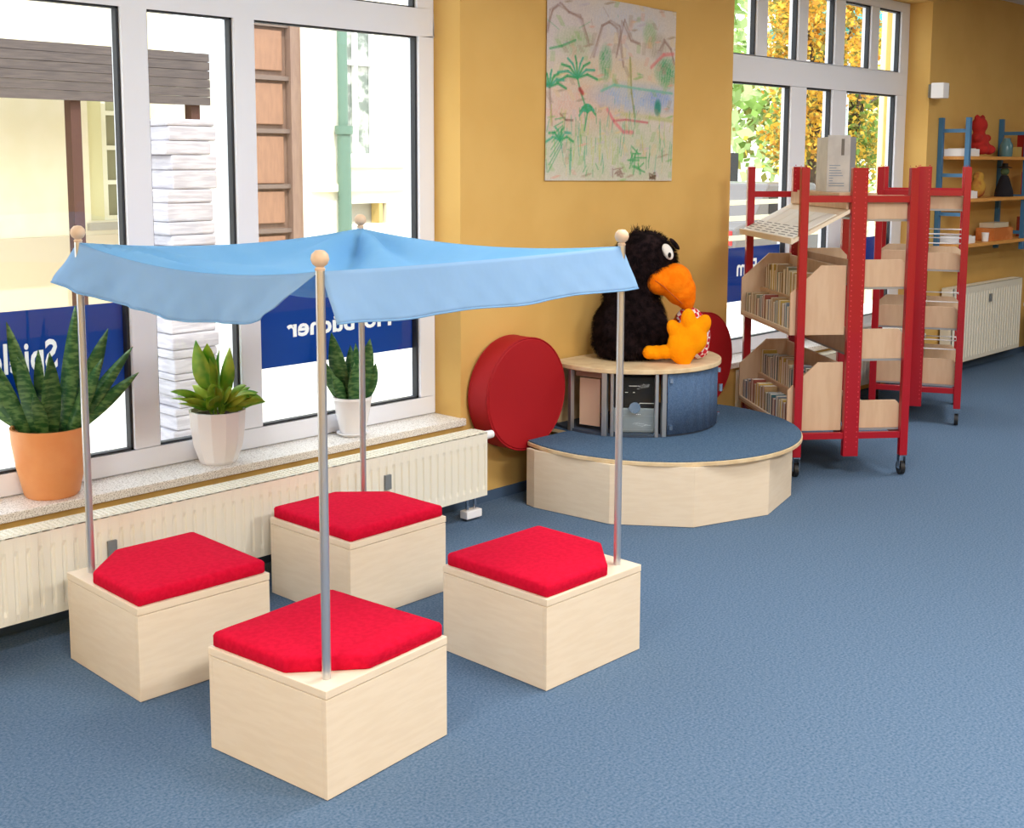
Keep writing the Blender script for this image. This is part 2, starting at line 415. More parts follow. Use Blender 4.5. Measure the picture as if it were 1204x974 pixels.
# order: front, left, right, back
PH = [1.405, 1.42, 1.408, 1.42]
can = empty('sun_canopy', (.45, .45, 0), label='pale blue cloth canopy stretched over four steel poles above the seat boxes', cat='canopy')
ox, oy = .45, .45
tops = []
for i, (x, y) in enumerate(pole_pos):
    pm = MB(); pm.cyl((x-ox, y-oy, BH-.006), (x-ox, y-oy, PH[i]+.01), .0125, n=18)
    po = pm.build('pole', M_STEEL, can, smooth=40)
    fm = MB(); fm.lathe([(.0, .0), (.012, .0), (.014, .008), (.010, .012), (.020, .020), (.0245, .032), (.022, .045), (.012, .055), (.0, .057)], 18, (x-ox, y-oy, PH[i]+.008))
    fm.build('finial', M_KNOB, po, smooth=50)
    tops.append(Vector((x-ox, y-oy, PH[i]+.008)))
F_, L_, R_, K_ = tops
def edge(a, b, t, sag, pw=1): 
    p = a.lerp(b, t); p = p.copy(); p.z -= sag*(4*t*(1-t))**pw; return p
sags = {'FL': .045, 'FR': .006, 'LK': .035, 'RK': .035}
def top(u, v):  # u along X (F->R / L->K), v along Y (F->L / R->K)
    e0 = edge(F_, R_, u, sags['FR']); e1 = edge(L_, K_, u, sags['LK'])
    g0 = edge(F_, L_, v, sags['FL']); g1 = edge(R_, K_, v, sags['RK'])
    p = e0*(1-v) + e1*v + g0*(1-u) + g1*u - (F_*(1-u)*(1-v) + R_*u*(1-v) + L_*(1-u)*v + K_*u*v)
    w = 16*u*(1-u)*v*(1-v)
    p.z -= .085*w
    # soft folds running in from the corners
    for cx_, cy_, amp in ((0, 0, .016), (0, 1, .045), (1, 0, .014), (1, 1, .055)):
        du, dv = abs(u-cx_), abs(v-cy_); r = math.hypot(du, dv)
        if r > .02:
            th = math.atan2(dv, du)
            p.z += amp*math.sin(th*11+cx_*1.3+cy_*2)*math.sin(th*2)*max(0, 1-r/.95)*min(1, r/.2)
    return p
tm = MB(); tm.grid(top, 60, 60); tm.build('canopy_cloth', M_CLOTH, can, smooth=True, solid=.0015)
def valance(name, a, b, sag, out, offs, H, seed, tap=0, wav=1):
    d = (b-a); d.z = 0; d.normalize(); o_ = Vector(out); nu, nv = 70, 12
    def f(u, v):
        p = edge(a, b, u, sag)
        k_ = max(0, (u-.72)/.28); hgt = H*(1 - tap*k_*k_)
        s = v
        shift = d*(offs[0]*(1-u)**6 + offs[1]*u**5)*s
        flare = .03*s + wav*(.010*s*math.sin(u*13+seed)+.006*s*math.sin(u*31+seed*2))
        q = p + o_*flare + shift - Vector((0, 0, 1))*(hgt*s) + Vector((0, 0, .004*s*math.sin(u*17+seed)))
        q += o_*(.002 + wav*s*(.0035*math.sin(u*52+v*7+seed)+.0025*math.sin(u*83-v*9+seed)))
        return q
    m = MB(); m.grid(f, nu, nv); vo = m.build('valance', M_CLOTHV, can, smooth=True, solid=.0012)
    h = MB()
    def fh(u, v):
        q = f(u, 1 - .035*v); return q + o_*.0018
    h.grid(fh, nu, 1); h.build('hem', M_CLOTHH, vo, smooth=True, solid=.001)
HV = .145
valance('v', F_, R_, sags['FR'], (0, -1, 0), (.025, .05), HV*.98, 1.0, wav=.35)
valance('v', L_, F_, sags['FL'], (-1, 0, 0), (-.13, -.13), HV*.97, 2.2, tap=.35)
valance('v', L_, K_, sags['LK'], (0, 1, 0), (-.02, .03), HV*.9, 3.1)
valance('v', R_, K_, sags['RK'], (1, 0, 0), (-.03, .03), HV*.9, 4.0)

# ------------------------------------------------------------------ potted plants
def leaf_strip(base, az, lean, L, w, curl, m, parent, name='leaf', fold=.35, twist=0, tw0=0.0, n=9, wf=None, thick=.0025, droop=0):
    base = Vector(base); p = base.copy(); rows = []; ang = lean; pz = az
    for i in range(n+1):
        t = i/n
        d = Vector((math.cos(pz)*math.sin(ang), math.sin(pz)*math.sin(ang), math.cos(ang)))
        side = Vector((-math.sin(pz), math.cos(pz), 0)); side = Quaternion(d, tw0+twist*t) @ side
        up = side.cross(d)
        ww = w*(wf(t) if wf else (0.55+.9*t*(1-t)*1.4)*(1-t**5))
        rows.append((p-side*ww/2+up*fold*ww*.4, p.copy(), p+side*ww/2+up*fold*ww*.4))
        p = p + d*L/n; ang += curl/n + droop*t/n
    vs = [v for r in rows for v in r]; fs = []
    for i in range(n):
        a = i*3
        fs += [(a, a+1, a+4, a+3), (a+1, a+2, a+5, a+4)]
    mb = MB().add(vs, fs)
    return mb.build(name, m, parent, smooth=True, solid=thick)
def snake_plant(loc, pot_prof, pot_mat, label, leaves, group, saucer=None, n=24, rfun=None, soil_z=.2, soil_r=.1, seed=0):
    r = empty('potted_plant', loc, label=label, cat='plant', group=group)
    mb = MB(); mb.lathe(pot_prof, n, rfun=rfun); mb.build('pot', pot_mat, r, smooth=35)
    MB().lathe([(0, soil_z-.02), (soil_r, soil_z-.02), (soil_r, soil_z), (0, soil_z+.004)], n).build('soil', M_SOIL, r, smooth=30)
    if saucer: MB().lathe(saucer, 24).build('saucer', pot_mat, r, smooth=35)
    random.seed(seed)
    for (az, lean, L, w, curl, tw) in leaves:
        az = math.radians(az)
        q_ = soil_r*min(.62, .32*(lean/.3+.2)); b = (math.cos(az)*q_, math.sin(az)*q_, soil_z-.004)
        leaf_strip(b, az, lean*.62, L*.98, w*1.22, curl, M_LEAF, r, twist=tw*.6-.2, tw0=(1.3 if abs(math.cos(az-.8)) < .75 else 0), wf=lambda t: (.6+.55*math.sin(min(1, t*1.5)*PI*.5))*(1-t**3.2)*.9+.02)
    return r
# image-right in world is about -46 deg azimuth, image-left about 134 deg
snake_plant((-.055, 1.6, .4505), [(0, .0), (.092, .0), (.10, .01), (.125, .12), (.138, .21), (.139, .24), (.141, .262), (.131, .262), (.127, .24), (.12, .225)],
            M_TERRA, 'snake plant in a terracotta coloured pot at the left end of the sill',
            [(-46, 1.3, .36, .050, .1, .3), (134, 1.35, .34, .05, .25, .4), (-46, .95, .42, .050, .12, .3), (-40, .52, .43, .062, .10, .8), (-50, .28, .50, .066, -.05, .6), (134, .62, .46, .056, .25, .5), (128, .30, .44, .062, .12, .9),
             (140, 1.0, .40, .046, .15, .2), (100, .12, .32, .060, .0, 1.2), (-60, .72, .34, .058, .1, .7), (20, .32, .36, .06, .1, .2), (-150, .42, .34, .06, .15, .9), (-110, .30, .34, .066, .12, 1.4),
             (160, .52, .30, .05, .35, .6), (-20, .30, .24, .05, .3, .3), (-130, .6, .22, .045, .35, .8)],
            'snake plants', soil_z=.236, soil_r=.122, seed=3)
snake_plant((1.375, 1.585, .4505), [(0, .012), (.055, .012), (.062, .03), (.076, .10), (.088, .165), (.091, .168), (.091, .18), (.082, .18), (.078, .165)],
            M_WPOT, 'small snake plant in a white pot and saucer behind the canopy pole',
            [(134, .30, .33, .075, .02, .5), (140, .75, .22, .05, -.15, .3), (-46, .30, .30, .070, .0, .6), (-46, .75, .19, .05, -.3, .5), (60, .1, .26, .055, .1, .2), (-120, .25, .20, .05, .2, 1), (-100, .12, .28, .06, .0, .8), (170, .5, .15, .045, .2, .7)],
            'snake plants', saucer=[(0, 0), (.060, 0), (.075, .014), (.071, .016), (.058, .008), (0, .008)], soil_z=.160, soil_r=.077, seed=5)
def lily(loc):
    r = empty('potted_plant', loc, label='bright green leafy plant in a ribbed white pot in the middle of the sill', cat='plant')
    octf = lambda t: 1/math.cos(((t+PI/12) % (PI/6))-PI/12)*.99
    MB().lathe([(0, 0), (.070, 0), (.078, .012), (.101, .08), (.110, .15), (.113, .205), (.115, .222), (.106, .222), (.102, .2)], 48, rfun=octf).build('pot', M_WPOT, r, smooth=12)
    MB().lathe([(0, .185), (.10, .185), (.10, .2), (0, .204)], 24).build('soil', M_SOIL, r, smooth=30)
    random.seed(11)
    leafw = lambda t: max(.02, math.sin(PI*min(1, t**.75))**.8)
    spec = [(120, .05, .20, .095), (-60, .16, .19, .085), (134, .2, .22, .095), (40, .12, .17, .07), (-150, .15, .15, .06)]
    spec += [(134+random.uniform(-30, 30), random.uniform(.7, 1.1), random.uniform(.12, .17), .062) for _ in range(8)]
    spec += [(-46+random.uniform(-30, 30), random.uniform(.7, 1.15), random.uniform(.12, .18), .062) for _ in range(9)]
    spec += [(random.uniform(0, 360), random.uniform(.3, 1.0), random.uniform(.09, .16), .06) for _ in range(18)]
    for az, lean, L, w in spec:
        a = math.radians(az); tall = lean < .25
        st = .10 if tall else random.uniform(.02, .07)
        b = Vector((math.cos(a)*.02, math.sin(a)*.02, .198))
        d = Vector((math.cos(a)*math.sin(lean*.6), math.sin(a)*math.sin(lean*.6), math.cos(lean*.6)))
        e = b + d*st
        lf = leaf_strip(e, a, lean, L, w, (.05 if tall else .9), M_LILY, r, twist=random.uniform(-.5, .5), tw0=(1.3 if tall else random.uniform(-.3, 1.1)), wf=leafw, n=8, thick=.0012)
        MB().cyl(b, e+d*.006, .0028, .002, 6).build('stalk', M_LILY, lf)
    return r
lily((.66, 1.585, .4505))

# ------------------------------------------------------------------ podium, cabinet, discs
PC = Vector((2.955, 1.068)); TZ = .315
def dshape(cx, cy, R, n, ycut, a0=None):
    pts = []
    for i in range(n):
        t = 2*PI*i/n + (a0 or 0)
        pts.append((cx+R*math.cos(t), cy+R*math.sin(t)))
    out = []
    for a, b in zip(pts, pts[1:]+pts[:1]):
        ia, ib = a[1] <= ycut, b[1] <= ycut
        if ia: out.append(a)
        if ia != ib:
            t = (ycut-a[1])/(b[1]-a[1]); out.append((a[0]+t*(b[0]-a[0]), ycut))
    return out
pod = empty('podium', (PC.x, PC.y, 0), label='low half-round birch podium with blue carpet top against the ochre wall', cat='podium')
YC = WY-.018-PC.y
# faceted sides, each panel its own part
base = [(2.24, 1.30), (2.225, 1.235), (2.266, .793), (2.499, .476), (2.924, .338), (3.311, .444), (3.60, .74), (3.70, 1.12), (3.68, 1.33)]
ctr = Vector((PC.x, PC.y))
for i in range(len(base)-1):
    a = Vector(base[i]); b = Vector(base[i+1]); mi = lambda p: p + (ctr-p).normalized()*.018
    poly = [a, b, mi(b), mi(a)]
    MB().prism([(p.x-PC.x, p.y-PC.y) for p in poly], .002, TZ-.026).build('side_panel', M_BIRCH, pod, bevel=.0012)
RT = .752
def disc_d(r0, z0, z1, name, m, parent, c, yc, bevel=0, n=96, notch=False):
    pl = dshape(c[0], c[1], r0, n, yc)
    if notch:   # back corners cut away where the disc cushions hang
        yn = 1.335-PC.y; xa, xb = 2.60-PC.x, 3.53-PC.x
        pl = [p for p in dshape(c[0], c[1], r0, n, yn)]
        i_ = next(i for i in range(len(pl)) if abs(pl[i][1]-yn) < 1e-6 and abs(pl[(i+1) % len(pl)][1]-yn) < 1e-6)
        pl = pl[:i_+1] + [(xb, yn), (xb, yc), (xa, yc), (xa, yn)] + pl[i_+1:]
    return MB().prism(pl, z0, z1).build(name, m, parent, bevel=bevel)
disc_d(RT, TZ-.026, TZ-.006, 'top_board', M_BIRCH2, pod, (.03, 0), YC, .003, notch=True)
disc_d(RT-.006, TZ-.006, TZ, 'carpet_top', mat('podium_carpet', (66, 94, 124), .98, (92, 116, 142), 120, 6, bump=.3, bscale=400, spec=.1, fac=(.36, .64)), pod, (.03, 0), YC, notch=True)
CC = Vector((3.045, 1.275)); RC = .455; CT = .665
cab = empty('media_cabinet', (CC.x, CC.y, TZ), label='half-round cabinet with metal posts and a blue curtain, standing on the podium', cat='cabinet')
yc = WY-.02-CC.y
h0 = CT-TZ
disc_d(RC+.015, h0-.024, h0, 'top_board', M_BIRCH2, cab, (0, 0), yc, .004)
disc_d(RC-.01, .001, .014, 'bottom_board', mat('cabinet_floor', (58, 70, 88), .7), cab, (0, 0), yc)
MB().box(-RC*.86, yc-.016, .014, RC*.86, yc, h0-.024).build('back_panel', M_BIRCH2, cab)
def ang(t): t = math.radians(t); return Vector((math.cos(t), math.sin(t)))
def post(t, r=.011, R=RC-.012, name='post'):
    p = ang(t)*R; a = math.radians(t)
    M = Matrix.Translation((p.x, p.y, 0)) @ Matrix.Rotation(a, 4, 'Z')
    return MB().box(-r, -r, .001, r, r, h0-.024, M).build(name, M_ALU, cab, bevel=.002)
for t, w in ((173, .012), (-160, .014), (-155, .008), (-126, .009), (-121, .012), (-56, .010), (-8, .01)): post(t, w)
# pale panel set back inside left bay
def curved(t0, t1, R, z0, z1, name, m, n=14, wave=0, th=.004):
    mb = MB()
    def f(u, v):
        t = math.radians(t0+(t1-t0)*u); rr = R+wave*math.sin(u*44)
        return (rr*math.cos(t), rr*math.sin(t), z0+(z1-z0)*v)
    mb.grid(f, n, 1); return mb.build(name, m, cab, smooth=True, solid=th)
p0 = ang(177)*.41; p1 = ang(-166)*.40
pinkp = MB(); d = (p1-p0); 
pinkp.prism([(p0.x, p0.y), (p1.x, p1.y), (p1.x+.01, p1.y+.006), (p0.x+.01, p0.y+.006)], .035, h0-.07)
pinkp.build('inner_panel', mat('pale_pink_board', (214, 184, 160), .6), cab)
q0 = ang(175)*(RC-.03); q1 = ang(-161)*(RC-.03)
MB().prism([(q0.x, q0.y), (q1.x, q1.y), (q1.x+.012, q1.y+.008), (q0.x+.012, q0.y+.008)], h0-.06, h0-.024).build('crossbar', mat('brown_rail', (150, 118, 100), .5), cab)
curved(-119, -57, RC-.004, .012, h0-.026, 'curtain', mat('blue_curtain', (68, 94, 130), .95, (84, 110, 144), 150, 5, bump=.3, bscale=260), 40, .003)
curved(-153, -127, RC-.006, .012, h0-.028, 'glass_front', GLASS2, 8)
MB().box(-.02, -.02, .014, .02, .02, h0-.026, Matrix.Translation((.05, .0, 0))).build('centre_post', M_BIRCH2, cab)
hg = MB()
for zz in (.05, h0-.06):
    for t in (-58, -117):
        p = ang(t)*(RC+.004); hg.box(-.008, -.008, zz-.012, .008, .008, zz+.012, Matrix.Translation((p.x, p.y, 0)) @ Matrix.Rotation(math.radians(t), 4, 'Z'))
hg.build('curtain_clip', M_CHROME, cab)
lk = ang(-54)*(RC+.014); MB().cyl((lk.x, lk.y, .17), (lk.x, lk.y, .21), .012).build('latch', M_CHROME, cab, smooth=40)
# stereo inside the cabinet: silver lower, black upper
sd = ang(-140); sa = math.radians(-140)
st = empty('stereo_unit', (CC.x+sd.x*.33, CC.y+sd.y*.33, TZ+.015), sa+PI/2, 'black and silver stereo behind the curved glass of the media cabinet', 'stereo')
B(-.105, -.06, 0, .105, .10, .125).build('silver_base', mat('silver_plastic', (168, 178, 186), .3, metal=.5), st, bevel=.004)
B(-.105, -.06, .127, .105, .10, .285).build('black_upper', M_BLACK, st, bevel=.004)
MB().cyl((0.0, -.062, .132), (0.0, -.085, .132), .032, .029, 20).build('volume_knob', M_CHROME, st, smooth=40)
MB().box(-.03, -.0615, .238, .01, -.060, .241).box(-.05, -.0615, .205, -.035, -.06, .208).box(-.01, -.0615, .205, .0, -.06, .208).box(.02, -.0615, .15, .1, -.06, .153).build('display_marks', M_PAPERS[0], st)
MB().box(-.1, -.0615, .012, .1, -.06, .016).box(-.1, -.0615, .085, .1, -.06, .088).build('trim_line', M_ALU, st)

def floor_disc(x, z, R, label, tilt=0, y=1.345):
    mb = MB(); n = 56; T = .138
    prof = [(0, 0), (R-.012, 0), (R, .012), (R, T-.012), (R-.012, T), (0, T+.004)]
    mb.lathe(prof, n)
    o = mb.build('round_cushion', [M_REDD], None, smooth=40)
    # stand it on edge: axis z -> -y
    o.rotation_euler = (PI/2, 0, tilt); o.location = (x, y+T, z+R)
    pi_ = MB()
    for zz in (.006, T-.006):
        pi_.add(*tube_ring(R-.002, zz, .004, 56))
    pi_.build('piping', M_REDD, o, smooth=True)
    tag(o, label, 'cushion', 'round red wall cushions')
    return o
def tube_ring(R, z, r, n, k=6):
    vs = []; fs = []
    for i in range(n):
        t = 2*PI*i/n
        for j in range(k):
            a = 2*PI*j/k; rr = R+r*math.cos(a); vs.append((rr*math.cos(t), rr*math.sin(t), z+r*math.sin(a)))
    for i in range(n):
        for j in range(k): fs.append((i*k+j, ((i+1) % n)*k+j, ((i+1) % n)*k+(j+1) % k, i*k+(j+1) % k))
    return vs, fs
floor_disc(2.295, .262, .284, 'round red disc cushion fixed to the ochre wall left of the media cabinet')
floor_disc(3.83, .262, .280, 'round red disc cushion half hidden behind the right side of the media cabinet')

# ------------------------------------------------------------------ plush crow
def evaluated_mesh(o):
    bpy.context.view_layer.update()
    return bpy.data.meshes.new_from_object(o.evaluated_get(bpy.context.evaluated_depsgraph_get()))
def blob(name, parts, m, parent, voxel=.008, smooth=8, keep=True):
    mb = MB()
    for c, r, sc, M in parts: mb.sphere(c, r, 20, 12, sc, M)
    o = mb.build('tmp', m, None)
    md = o.modifiers.new('r', 'REMESH'); md.mode = 'VOXEL'; md.voxel_size = voxel
    ms = o.modifiers.new('s', 'SMOOTH'); ms.iterations = smooth; ms.factor = .6
    me = evaluated_mesh(o); bpy.data.objects.remove(o)
    me.shade_smooth(); me.name = name
    if not me.materials: me.materials.append(m)
    o = bpy.data.objects.new(name, me); COL.objects.link(o); o.parent = parent
    return o
def rx(a, ax='Y'): return Matrix.Rotation(a, 3, ax)
# local frame: +x = image right (beak direction), -y = towards the viewer, z up ; scale 218 px per metre
crow = empty('plush_crow', (2.965, 1.245, CT), math.radians(-46.3), 'black shaggy plush bird with a big orange beak sitting on the cabinet', 'plush toy')
px = 1/222.
def P(u, v, y=0): return ((u-748)*px, y, (417-v)*px)
body = blob('body', [(P(750, 380), .185, (1.04, .92, .95), None), (P(748, 398), .17, (1.10, 1, .55), None), (P(750, 345), .145, (1, .9, 1), None),
                     (P(760, 325), .135, (1, .95, 1), None), (P(766, 304), .165, (1.0, .95, .98), None), (P(752, 372, -.03), .17, (1, .9, 1), None),
                     (P(780, 388, .0), .09, (1, .9, .9), None)], M_FUR, crow, .010, 6)
def fur(o, count, length, m, parent, name='fur', gravity=.6, filt=None):
    me = o.data; rnd = random.Random(5)
    import itertools
    polys = [p for p in me.polygons]; w = [p.area for p in polys]; cum = list(itertools.accumulate(w))
    import bisect
    vs = []; fs = []
    for i in range(count):
        p = polys[bisect.bisect(cum, rnd.random()*cum[-1])]
        ids = p.vertices; ws = [rnd.random() for _ in ids]; s = sum(ws)
        c = sum((me.vertices[v].co*w_ for v, w_ in zip(ids, ws)), Vector())/s
        if filt and not filt(c): continue
        n = p.normal.copy()
        g = Vector((noise.noise(c*6), noise.noise(c*6+Vector((9, 2, 1))), noise.noise(c*6+Vector((3, 7, 5)))))
        d = (n + Vector((0, 0, -gravity)) + g*.9 + Vector((rnd.uniform(-.3, .3), rnd.uniform(-.3, .3), rnd.uniform(-.3, .3)))).normalized()
        L = length*rnd.uniform(.6, 1.2); t = d.cross(n).normalized() if d.cross(n).length > .01 else d.orthogonal().normalized()
        ww = .0013
        k = len(vs); vs += [c-t*ww, c+t*ww, c+d*L*.6+t*ww*.7, c+d*L*.6-t*ww*.7, c+d*L+Vector((0, 0, -L*.25))]
        fs += [(k, k+1, k+2, k+3), (k+3, k+2, k+4)]
    me2 = bpy.data.meshes.new(name); me2.from_pydata([tuple(v) for v in vs], [], fs); me2.materials.append(m)
    f = bpy.data.objects.new(name, me2); COL.objects.link(f); f.parent = parent; f['kind'] = 'stuff'
    return f
fur(body, 26000, .026, M_FUR, body)
tf = MB(); rnd = random.Random(3)
for i in range(60):
    b = Vector(P(760+rnd.uniform(-9, 12), 270+rnd.uniform(0, 3), rnd.uniform(-.03, .03)))
    d = Vector((rnd.uniform(-.6, .7), rnd.uniform(-.4, .4), 1)).normalized()
    tf.cyl(b, b+d*rnd.uniform(.03, .055), .0025, .0006, 4)
tf.build('head_tuft', M_FUR, crow, kind='stuff')
# beak: upper and lower merged, drooping at the tip
beak = blob('beak', [(P(783, 323, -.09), .088, (1.0, 1.0, .92), None), (P(798, 324, -.09), .096, (1.0, 1.0, .98), None), (P(805, 334, -.09), .084, (1.0, .95, 1.0), None),
                     (P(812, 343, -.09), .058, (.9, .9, 1.15), None), (P(815, 350, -.09), .032, (1, 1, 1.2), None)], M_BEAK, crow, .008, 8)
mouth = MB()
for s_ in (-1, 1):
    pass
ml = [P(774, 322, -.166), P(783, 328, -.179), P(796, 340, -.176), P(806, 349, -.155)]
for a, b in zip(ml, ml[1:]): mouth.cyl(a, b, .0035, n=6)
mouth.build('mouth_seam', mat('seam_brown', (190, 84, 10), .9), beak)
# eye
e0 = Vector(P(789, 289, -.125))
eye = MB().sphere(e0+Vector((.0, .0, -.004)), .036, 16, 10, (.72, .4, 1.25), rx(-.45)).build('eye', M_FELTW, crow, smooth=True)
MB().sphere(e0+Vector((.008, -.014, -.020)), .011, 12, 8, (.8, .4, 1.3)).build('pupil', M_FELTB, eye, smooth=True)
MB().sphere(Vector(P(797, 281, -.115)), .030, 12, 8, (1.3, .9, .42), rx(.85)).build('brow', M_FUR, crow, smooth=True)
e1 = Vector(P(792, 290, .09)); MB().sphere(e1, .036, 16, 10, (.85, .45, 1.15), rx(-.35)).build('eye', M_FELTW, crow, smooth=True)
# foot nearest the viewer: leg, broad sole standing up, three toes
foot = blob('foot', [(P(769, 405, -.16), .037, (1, 1, 1), None), (P(777, 405, -.165), .038, (1, 1, 1), None), (P(787, 404, -.17), .042, (1.3, 1, .9), None), (P(806, 396, -.19), .080, (1.0, .62, 1.25), None),
                     (P(796, 377, -.19), .044, (.85, .65, 1.2), rx(-.4)), (P(812, 366, -.19), .046, (.85, .65, 1.3), None), (P(829, 372, -.19), .048, (.85, .65, 1.2), rx(.35)),
                     (P(818, 388, -.19), .075, (1.0, .6, 1.1), None), (P(808, 414, -.19), .035, (1.1, .8, .9), None)], M_FOOT, crow, .007, 5)
foot2 = blob('foot', [(P(786, 405, .06), .036, (1.2, 1, .9), None), (P(808, 398, .06), .060, (.9, .62, 1.1), None), (P(814, 372, .06), .04, (1.2, .65, 1.1), None)], M_FOOT, crow, .008, 6)
wing = blob('wing', [(P(738, 372, -.15), .11, (.8, .35, 1.2), None), (P(742, 392, -.15), .07, (.9, .4, 1.0), None)], M_FUR, crow, .01, 6)
fur(wing, 4500, .024, M_FUR, wing, filt=lambda c: c.y < -.13)
# red and white checked cloth cushion leaning behind the foot
ck = blob('checked_cushion', [((-.01, 0, .12), .12, (.62, .40, 1.05), None), ((-.01, 0, .05), .07, (1.0, .5, .8), None), ((-.05, 0, .22), .06, (1.2, .5, .9), None)], M_CHECK, None, .009, 6)
ck.location = (3.19, .955, CT+.004); ck.rotation_euler = (0, 0, math.radians(-46)); tag(ck, 'small red and white checked cloth cushion behind the orange plush foot', 'cushion')

# ------------------------------------------------------------------ wall drawing (flat print, painted as colours on a fine sheet)
def drawing():
    Wd, Hd = 1.085, .955; nx, ny = 190, 168
    img = np.ones((ny, nx, 3))*np.array([218, 208, 200])/255.
    yy, xx = np.mgrid[0:ny, 0:nx]; X = xx/nx; Y = yy/ny       # Y down
    rng = np.random.RandomState(4)
    def c(*a): return np.array(a)/255.
    hatch = .55+.45*np.sin((X*1.3+Y*.55)*230+3*np.sin(Y*40)+rng.randn(ny, nx)*.8)
    patch = np.kron(rng.rand(ny//8+1, nx//8+1), np.ones((8, 8)))[:ny, :nx]
    def blend(mask, col, a):
        if mask.mean() > .006: mask = mask*(.45+.55*hatch)*(.6+.5*patch)
        img[:] = img*(1-(mask*a)[..., None]) + col*(mask*a)[..., None]
    def soft(cx, cy, rx_, ry): return np.clip(1.3-((X-cx)/rx_)**2-((Y-cy)/ry)**2, 0, 1)
    def stroke(pts, w, col, a=.8):
        for (x0, y0), (x1, y1) in zip(pts, pts[1:]):
            dx, dy = x1-x0, y1-y0; L2 = dx*dx+dy*dy+1e-9
            t = np.clip(((X-x0)*dx+(Y-y0)*dy)/L2, 0, 1)
            d_ = np.hypot(X-x0-t*dx, (Y-y0-t*dy)*Hd/Wd)
            blend(np.clip(1.4-d_/w, 0, 1), col, a)
    green, lgreen, teal = c(60, 160, 100), c(150, 190, 120), c(70, 170, 140)
    pink, blue, sand, brown, lilac = c(226, 170, 150), c(160, 184, 222), c(226, 200, 150), c(150, 120, 110), c(198, 186, 200)
    blend(soft(.1, .12, .2, .25), lilac, .5); blend(soft(.35, .3, .2, .25), c(205, 190, 190), .5); blend(soft(.6, .1, .3, .1), c(196, 204, 226), .6)
    blend(soft(.5, .42, .6, .12), sand, .6); blend(soft(.25, .62, .35, .17), pink, .6); blend(soft(.6, .6, .4, .08), c(216, 190, 160), .5)
    blend(soft(.72, .52, .4, .09), blue, .9); blend(soft(.85, .52, .12, .05), c(120, 150, 220), .6)
    blend(soft(.5, .85, .7, .2), c(176, 196, 150), .6); blend(soft(.2, .25, .15, .08), lgreen, .5); blend(soft(.93, .36, .1, .09), green, .8)
    blend(soft(.43, .34, .05, .1), green, .7); blend(soft(.62, .42, .02, .12), c(200, 190, 120), .7); blend(soft(.85, .22, .1, .08), c(150, 140, 120), .45)
    blend(soft(.78, .15, .06, .08), lgreen, .6); blend(soft(.86, .57, .03, .05), c(50, 140, 120), .9)
    M1 = [(.0, .22), (.03, .1), (.08, .06), (.15, .1), (.24, .12), (.3, .25)]; M2 = [(.34, .32), (.4, .14), (.46, .12), (.52, .14), (.56, .35)]
    M3 = [(.52, .3), (.56, .1), (.62, .2), (.7, .22)]; M4 = [(.86, .25), (.9, .18), (.96, .22), (.99, .3)]
    for m_ in (M1, M2, M3, M4):
        for q in range(4): stroke([(a_+.008*rng.randn(), b_+.008*rng.randn()) for a_, b_ in m_], .005, brown, .32)
    for q in range(170):
        a_, b_ = rng.rand(2); l = .02+.05*rng.rand(); th = rng.choice([.3, 1.2, 1.5, 2.2]); cc = [lilac, sand, lgreen, c(170, 150, 130), pink][rng.randint(5)]
        for k in range(4): stroke([(a_+k*.008, b_), (a_+k*.008+l*math.cos(th), b_-l*math.sin(th))], .004, cc, .35)
    stroke([(.8, .34), (.9, .26), (.98, .25)], .010, c(226, 130, 130), .7)
    stroke([(.02, .3), (.1, .28), (.2, .24)], .006, green, .6)
    for (px_, py_, s, k) in ((.22, .44, .15, 9), (.02, .5, .12, 8), (.3, .62, .06, 8), (.1, .78, .1, 6)):
        for j in range(k):
            a = -PI*.02 - j*(PI*1.1)/k - .1; ex, ey = px_+s*math.cos(a)*1.0, py_+s*math.sin(a)*.9
            stroke([(px_, py_), ((px_+ex)/2, (py_+ey)/2-.012), (ex, ey+.02)], .0065, teal if j % 2 else green, .85)
    stroke([(.22, .44), (.24, .5), (.3, .62), (.28, .72)], .006, green, .7)
    stroke([(.02, .5), (.04, .7)], .008, brown, .5); stroke([(.24, .5), (.26, .52)], .012, c(180, 60, 60), .8)
    stroke([(.1, .64), (.14, .67), (.19, .67)], .006, c(140, 100, 90), .7)
    stroke([(.45, .6), (.5, .66), (.58, .72), (.66, .72)], .010, c(226, 120, 130), .7); stroke([(.5, .66), (.6, .65), (.78, .66)], .006, c(200, 100, 110), .7)
    stroke([(.62, .3), (.64, .5), (.67, .63)], .007, c(150, 150, 90), .7); stroke([(.4, .5), (.5, .46), (.7, .47), (.98, .48)], .007, c(120, 190, 170), .7)
    stroke([(.56, .62), (.8, .63), (.98, .64)], .012, c(180, 190, 120), .6)
    for j in range(120):
        x0 = rng.rand(); y0 = .66+.32*rng.rand(); l = .03+.1*rng.rand()
        stroke([(x0, y0), (x0+.01*rng.randn(), y0-l)], .0035, [green, lgreen, teal, sand, c(190, 200, 100)][rng.randint(5)], .45)
    for j in range(8):
        stroke([(.02+.02*j*.3, .95-.04*j), (.12, .8-.02*j)], .004, green, .5)
    for j in range(14):
        stroke([(.62+.14*rng.rand(), .82+.14*rng.rand()), (.64+.14*rng.rand(), .8+.15*rng.rand())], .005, c(60, 160, 90), .6)
    for j in range(12):
        stroke([(.48+.12*rng.rand(), .92+.06*rng.rand()), (.5+.12*rng.rand(), .92+.06*rng.rand())], .004, brown, .6); 
        stroke([(.8+.06*rng.rand(), .95+.04*rng.rand()), (.8+.06*rng.rand(), .95+.04*rng.rand())], .005, c(110, 90, 70), .7)
    for j in range(40):
        a_, b_ = rng.rand(2); stroke([(a_, b_), (a_+.04*rng.randn(), b_+.04*rng.randn())], .003, [brown, green, pink, lilac][rng.randint(4)], .3)
    img += rng.randn(ny, nx, 1)*.012
